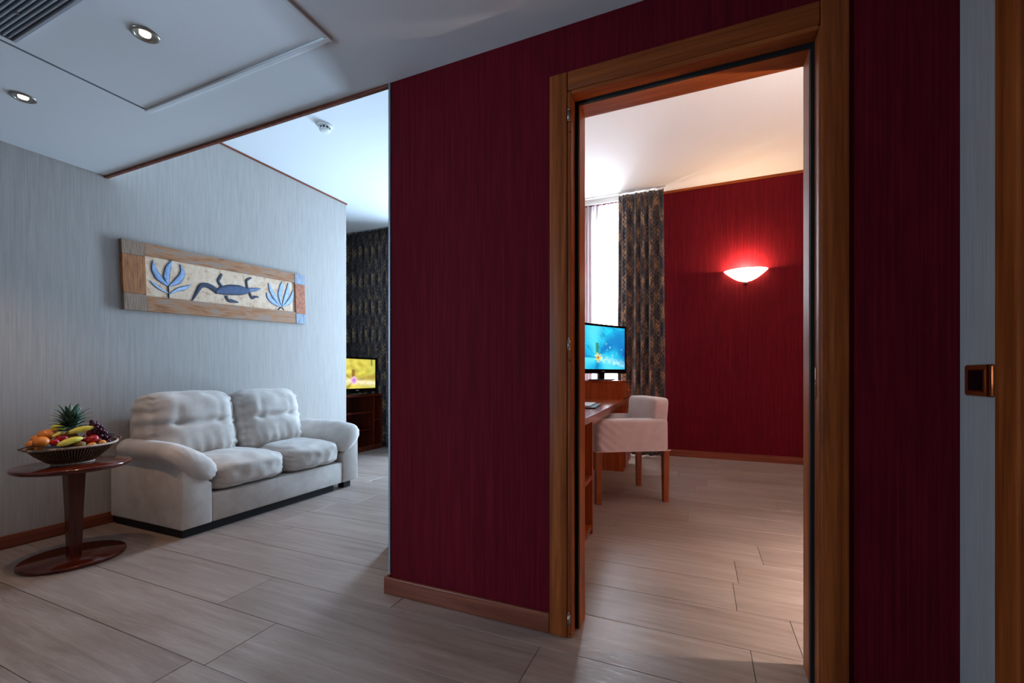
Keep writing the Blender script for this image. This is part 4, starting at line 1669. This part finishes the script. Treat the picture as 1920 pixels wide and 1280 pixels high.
bm = puff(0.268, 0.068, 0.125, 9, 16, bkf)
for vv in bm.verts:
    vv.co += Vector((0, -hd + 0.075, 0.712))
obj('backrest', bm, 'chair_cloth', ch, True)
bm = bmesh.new()
pts = [(hw + .006, hd + .003), (-hw - .006, hd + .003), (-hw - .006, -hd - .003), (hw + .006, -hd - .003)]
tube(bm, [(a, b, 0.418) for a, b in pts], 0.004, 6, closed=True)
obj('hem', bm, 'chair_cloth', ch)
for sx in (-1, 1):
    for sy in (-1, 1):
        bm = bmesh.new()
        a, b = 0.024, 0.019
        x_, y_ = sx * (hw - 0.026), sy * (hd - 0.026)
        lo = [bm.verts.new((x_ + p_ * b, y_ + q_ * b, 0)) for p_, q_ in ((-1, -1), (1, -1), (1, 1), (-1, 1))]
        hi = [bm.verts.new((x_ + p_ * a, y_ + q_ * a, 0.425)) for p_, q_ in ((-1, -1), (1, -1), (1, 1), (-1, 1))]
        bm.faces.new(lo[::-1])
        bm.faces.new(hi)
        for i in range(4):
            bm.faces.new((lo[i], lo[(i + 1) % 4], hi[(i + 1) % 4], hi[i]))
        obj('leg', bm, 'cherry_z', ch)


# ================================================================ wall sconces
def sconce(loc, rz, label, watts, col=(1.0, 0.66, 0.36)):
    """half bowl of glass, open on top; local wall plane y = 0, room toward -y"""
    e = empty('wall_sconce', loc, (0, 0, rz))
    tag(e, label, 'wall lamp', 'glass half bowl wall lamps in the bedroom')
    W_, D_, H_ = 0.232, 0.16, 0.135
    bm = bmesh.new()
    nA, nZ = 36, 12
    rows_ = []
    for k in range(nZ + 1):
        f = k / nZ
        r = f ** 0.53
        zz = -H_ * (1 - f) * (1 - 0.10 * f)
        rows_.append([bm.verts.new((-W_ * r * cos(pi * j / nA), -0.002 - D_ * r * sin(pi * j / nA) - 0.0, zz)) for j in range(nA + 1)])
    for a, b in zip(rows_, rows_[1:]):
        for j in range(nA):
            bm.faces.new((a[j], a[j + 1], b[j + 1], b[j]))
    bmesh.ops.remove_doubles(bm, verts=bm.verts, dist=1e-5)
    g = obj('glass_bowl', bm, 'lamp_glass', e, True)
    md = g.modifiers.new('thick', 'SOLIDIFY')
    md.thickness = 0.004
    obj('clip', B(-0.022, 0.022, -0.03, -0.001, -H_ - 0.02, -H_ - 0.002, 0.003), 'steel', e)
    obj('back_plate', B(-0.06, 0.06, -0.012, -0.0006, -0.09, -0.02), 'white_plastic', e)
    d = bpy.data.lights.new('sconce_bulb', 'POINT')
    d.energy = watts
    d.color = col
    d.shadow_soft_size = 0.03
    o = bpy.data.objects.new('sconce_bulb', d)
    o.location = (0, -0.075, -0.015)
    link(o, e)
    return e


sconce((0.507, YF, 2.262), 0, 'glowing half bowl glass sconce on the red wall', 30)

# ================================================================ nightstand and lamp, out of view beside the doorway
nst = empty('nightstand', (1.75, 2.25, 0))
tag(nst, 'cherry wood nightstand beside the bedroom doorway wall', 'nightstand')
obj('body', B(-0.22, 0.22, -0.20, 0.20, 0.08, 0.525, 0.003), 'cherry_desk_z', nst)
obj('top', B(-0.235, 0.235, -0.215, 0.215, 0.5255, 0.55, 0.003), 'cherry_desk', nst)
dw = obj('drawer', B(-0.20, 0.20, 0.2005, 0.215, 0.33, 0.51, 0.002), 'cherry_desk_z', nst)
obj('knob', T([(0, 0.215, 0.42), (0, 0.235, 0.42)], 0.010, 10), 'gold', dw)
for sx in (-1, 1):
    for sy in (-1, 1):
        obj('leg', B(sx * 0.19 - 0.02, sx * 0.19 + 0.02, sy * 0.17 - 0.02, sy * 0.17 + 0.02, 0, 0.0795), 'cherry_desk_z', nst)
bl = empty('bedside_lamp', (1.75, 2.25, 0.5503))
tag(bl, 'lit bedside lamp with pale cone shade on the nightstand', 'lamp')
obj('base', ring_lathe([(0.0, 0.0), (0.075, 0.0), (0.075, 0.012), (0.02, 0.03), (0.012, 0.05), (0.028, 0.12), (0.012, 0.19), (0.010, 0.26)], 28, caps=False), 'gold', bl, True)
t = NT('shade_cloth')
tr = t.n('ShaderNodeBsdfTranslucent')
tr.inputs[0].default_value = (0.95, 0.86, 0.78, 1)
df = t.n('ShaderNodeBsdfDiffuse')
df.inputs[0].default_value = (0.9, 0.82, 0.74, 1)
m1 = t.n('ShaderNodeMixShader')
m1.inputs[0].default_value = 0.25
t.l(tr.outputs[0], m1.inputs[1])
t.l(df.outputs[0], m1.inputs[2])
t.l(m1.outputs[0], t.out.inputs[0])
M['shade_cloth'] = t.m
obj('lamp_shade', ring_lathe([(0.16, 0.24), (0.11, 0.44)], 40, caps=False), 'shade_cloth', bl, True)
d = bpy.data.lights.new('bedside_lamp_offscreen', 'POINT')
d.energy = 480
d.color = (1.0, 0.88, 0.80)
d.shadow_soft_size = 0.05
o = bpy.data.objects.new('bedside_lamp_offscreen', d)
o.location = (0, 0, 0.34)
link(o, bl)
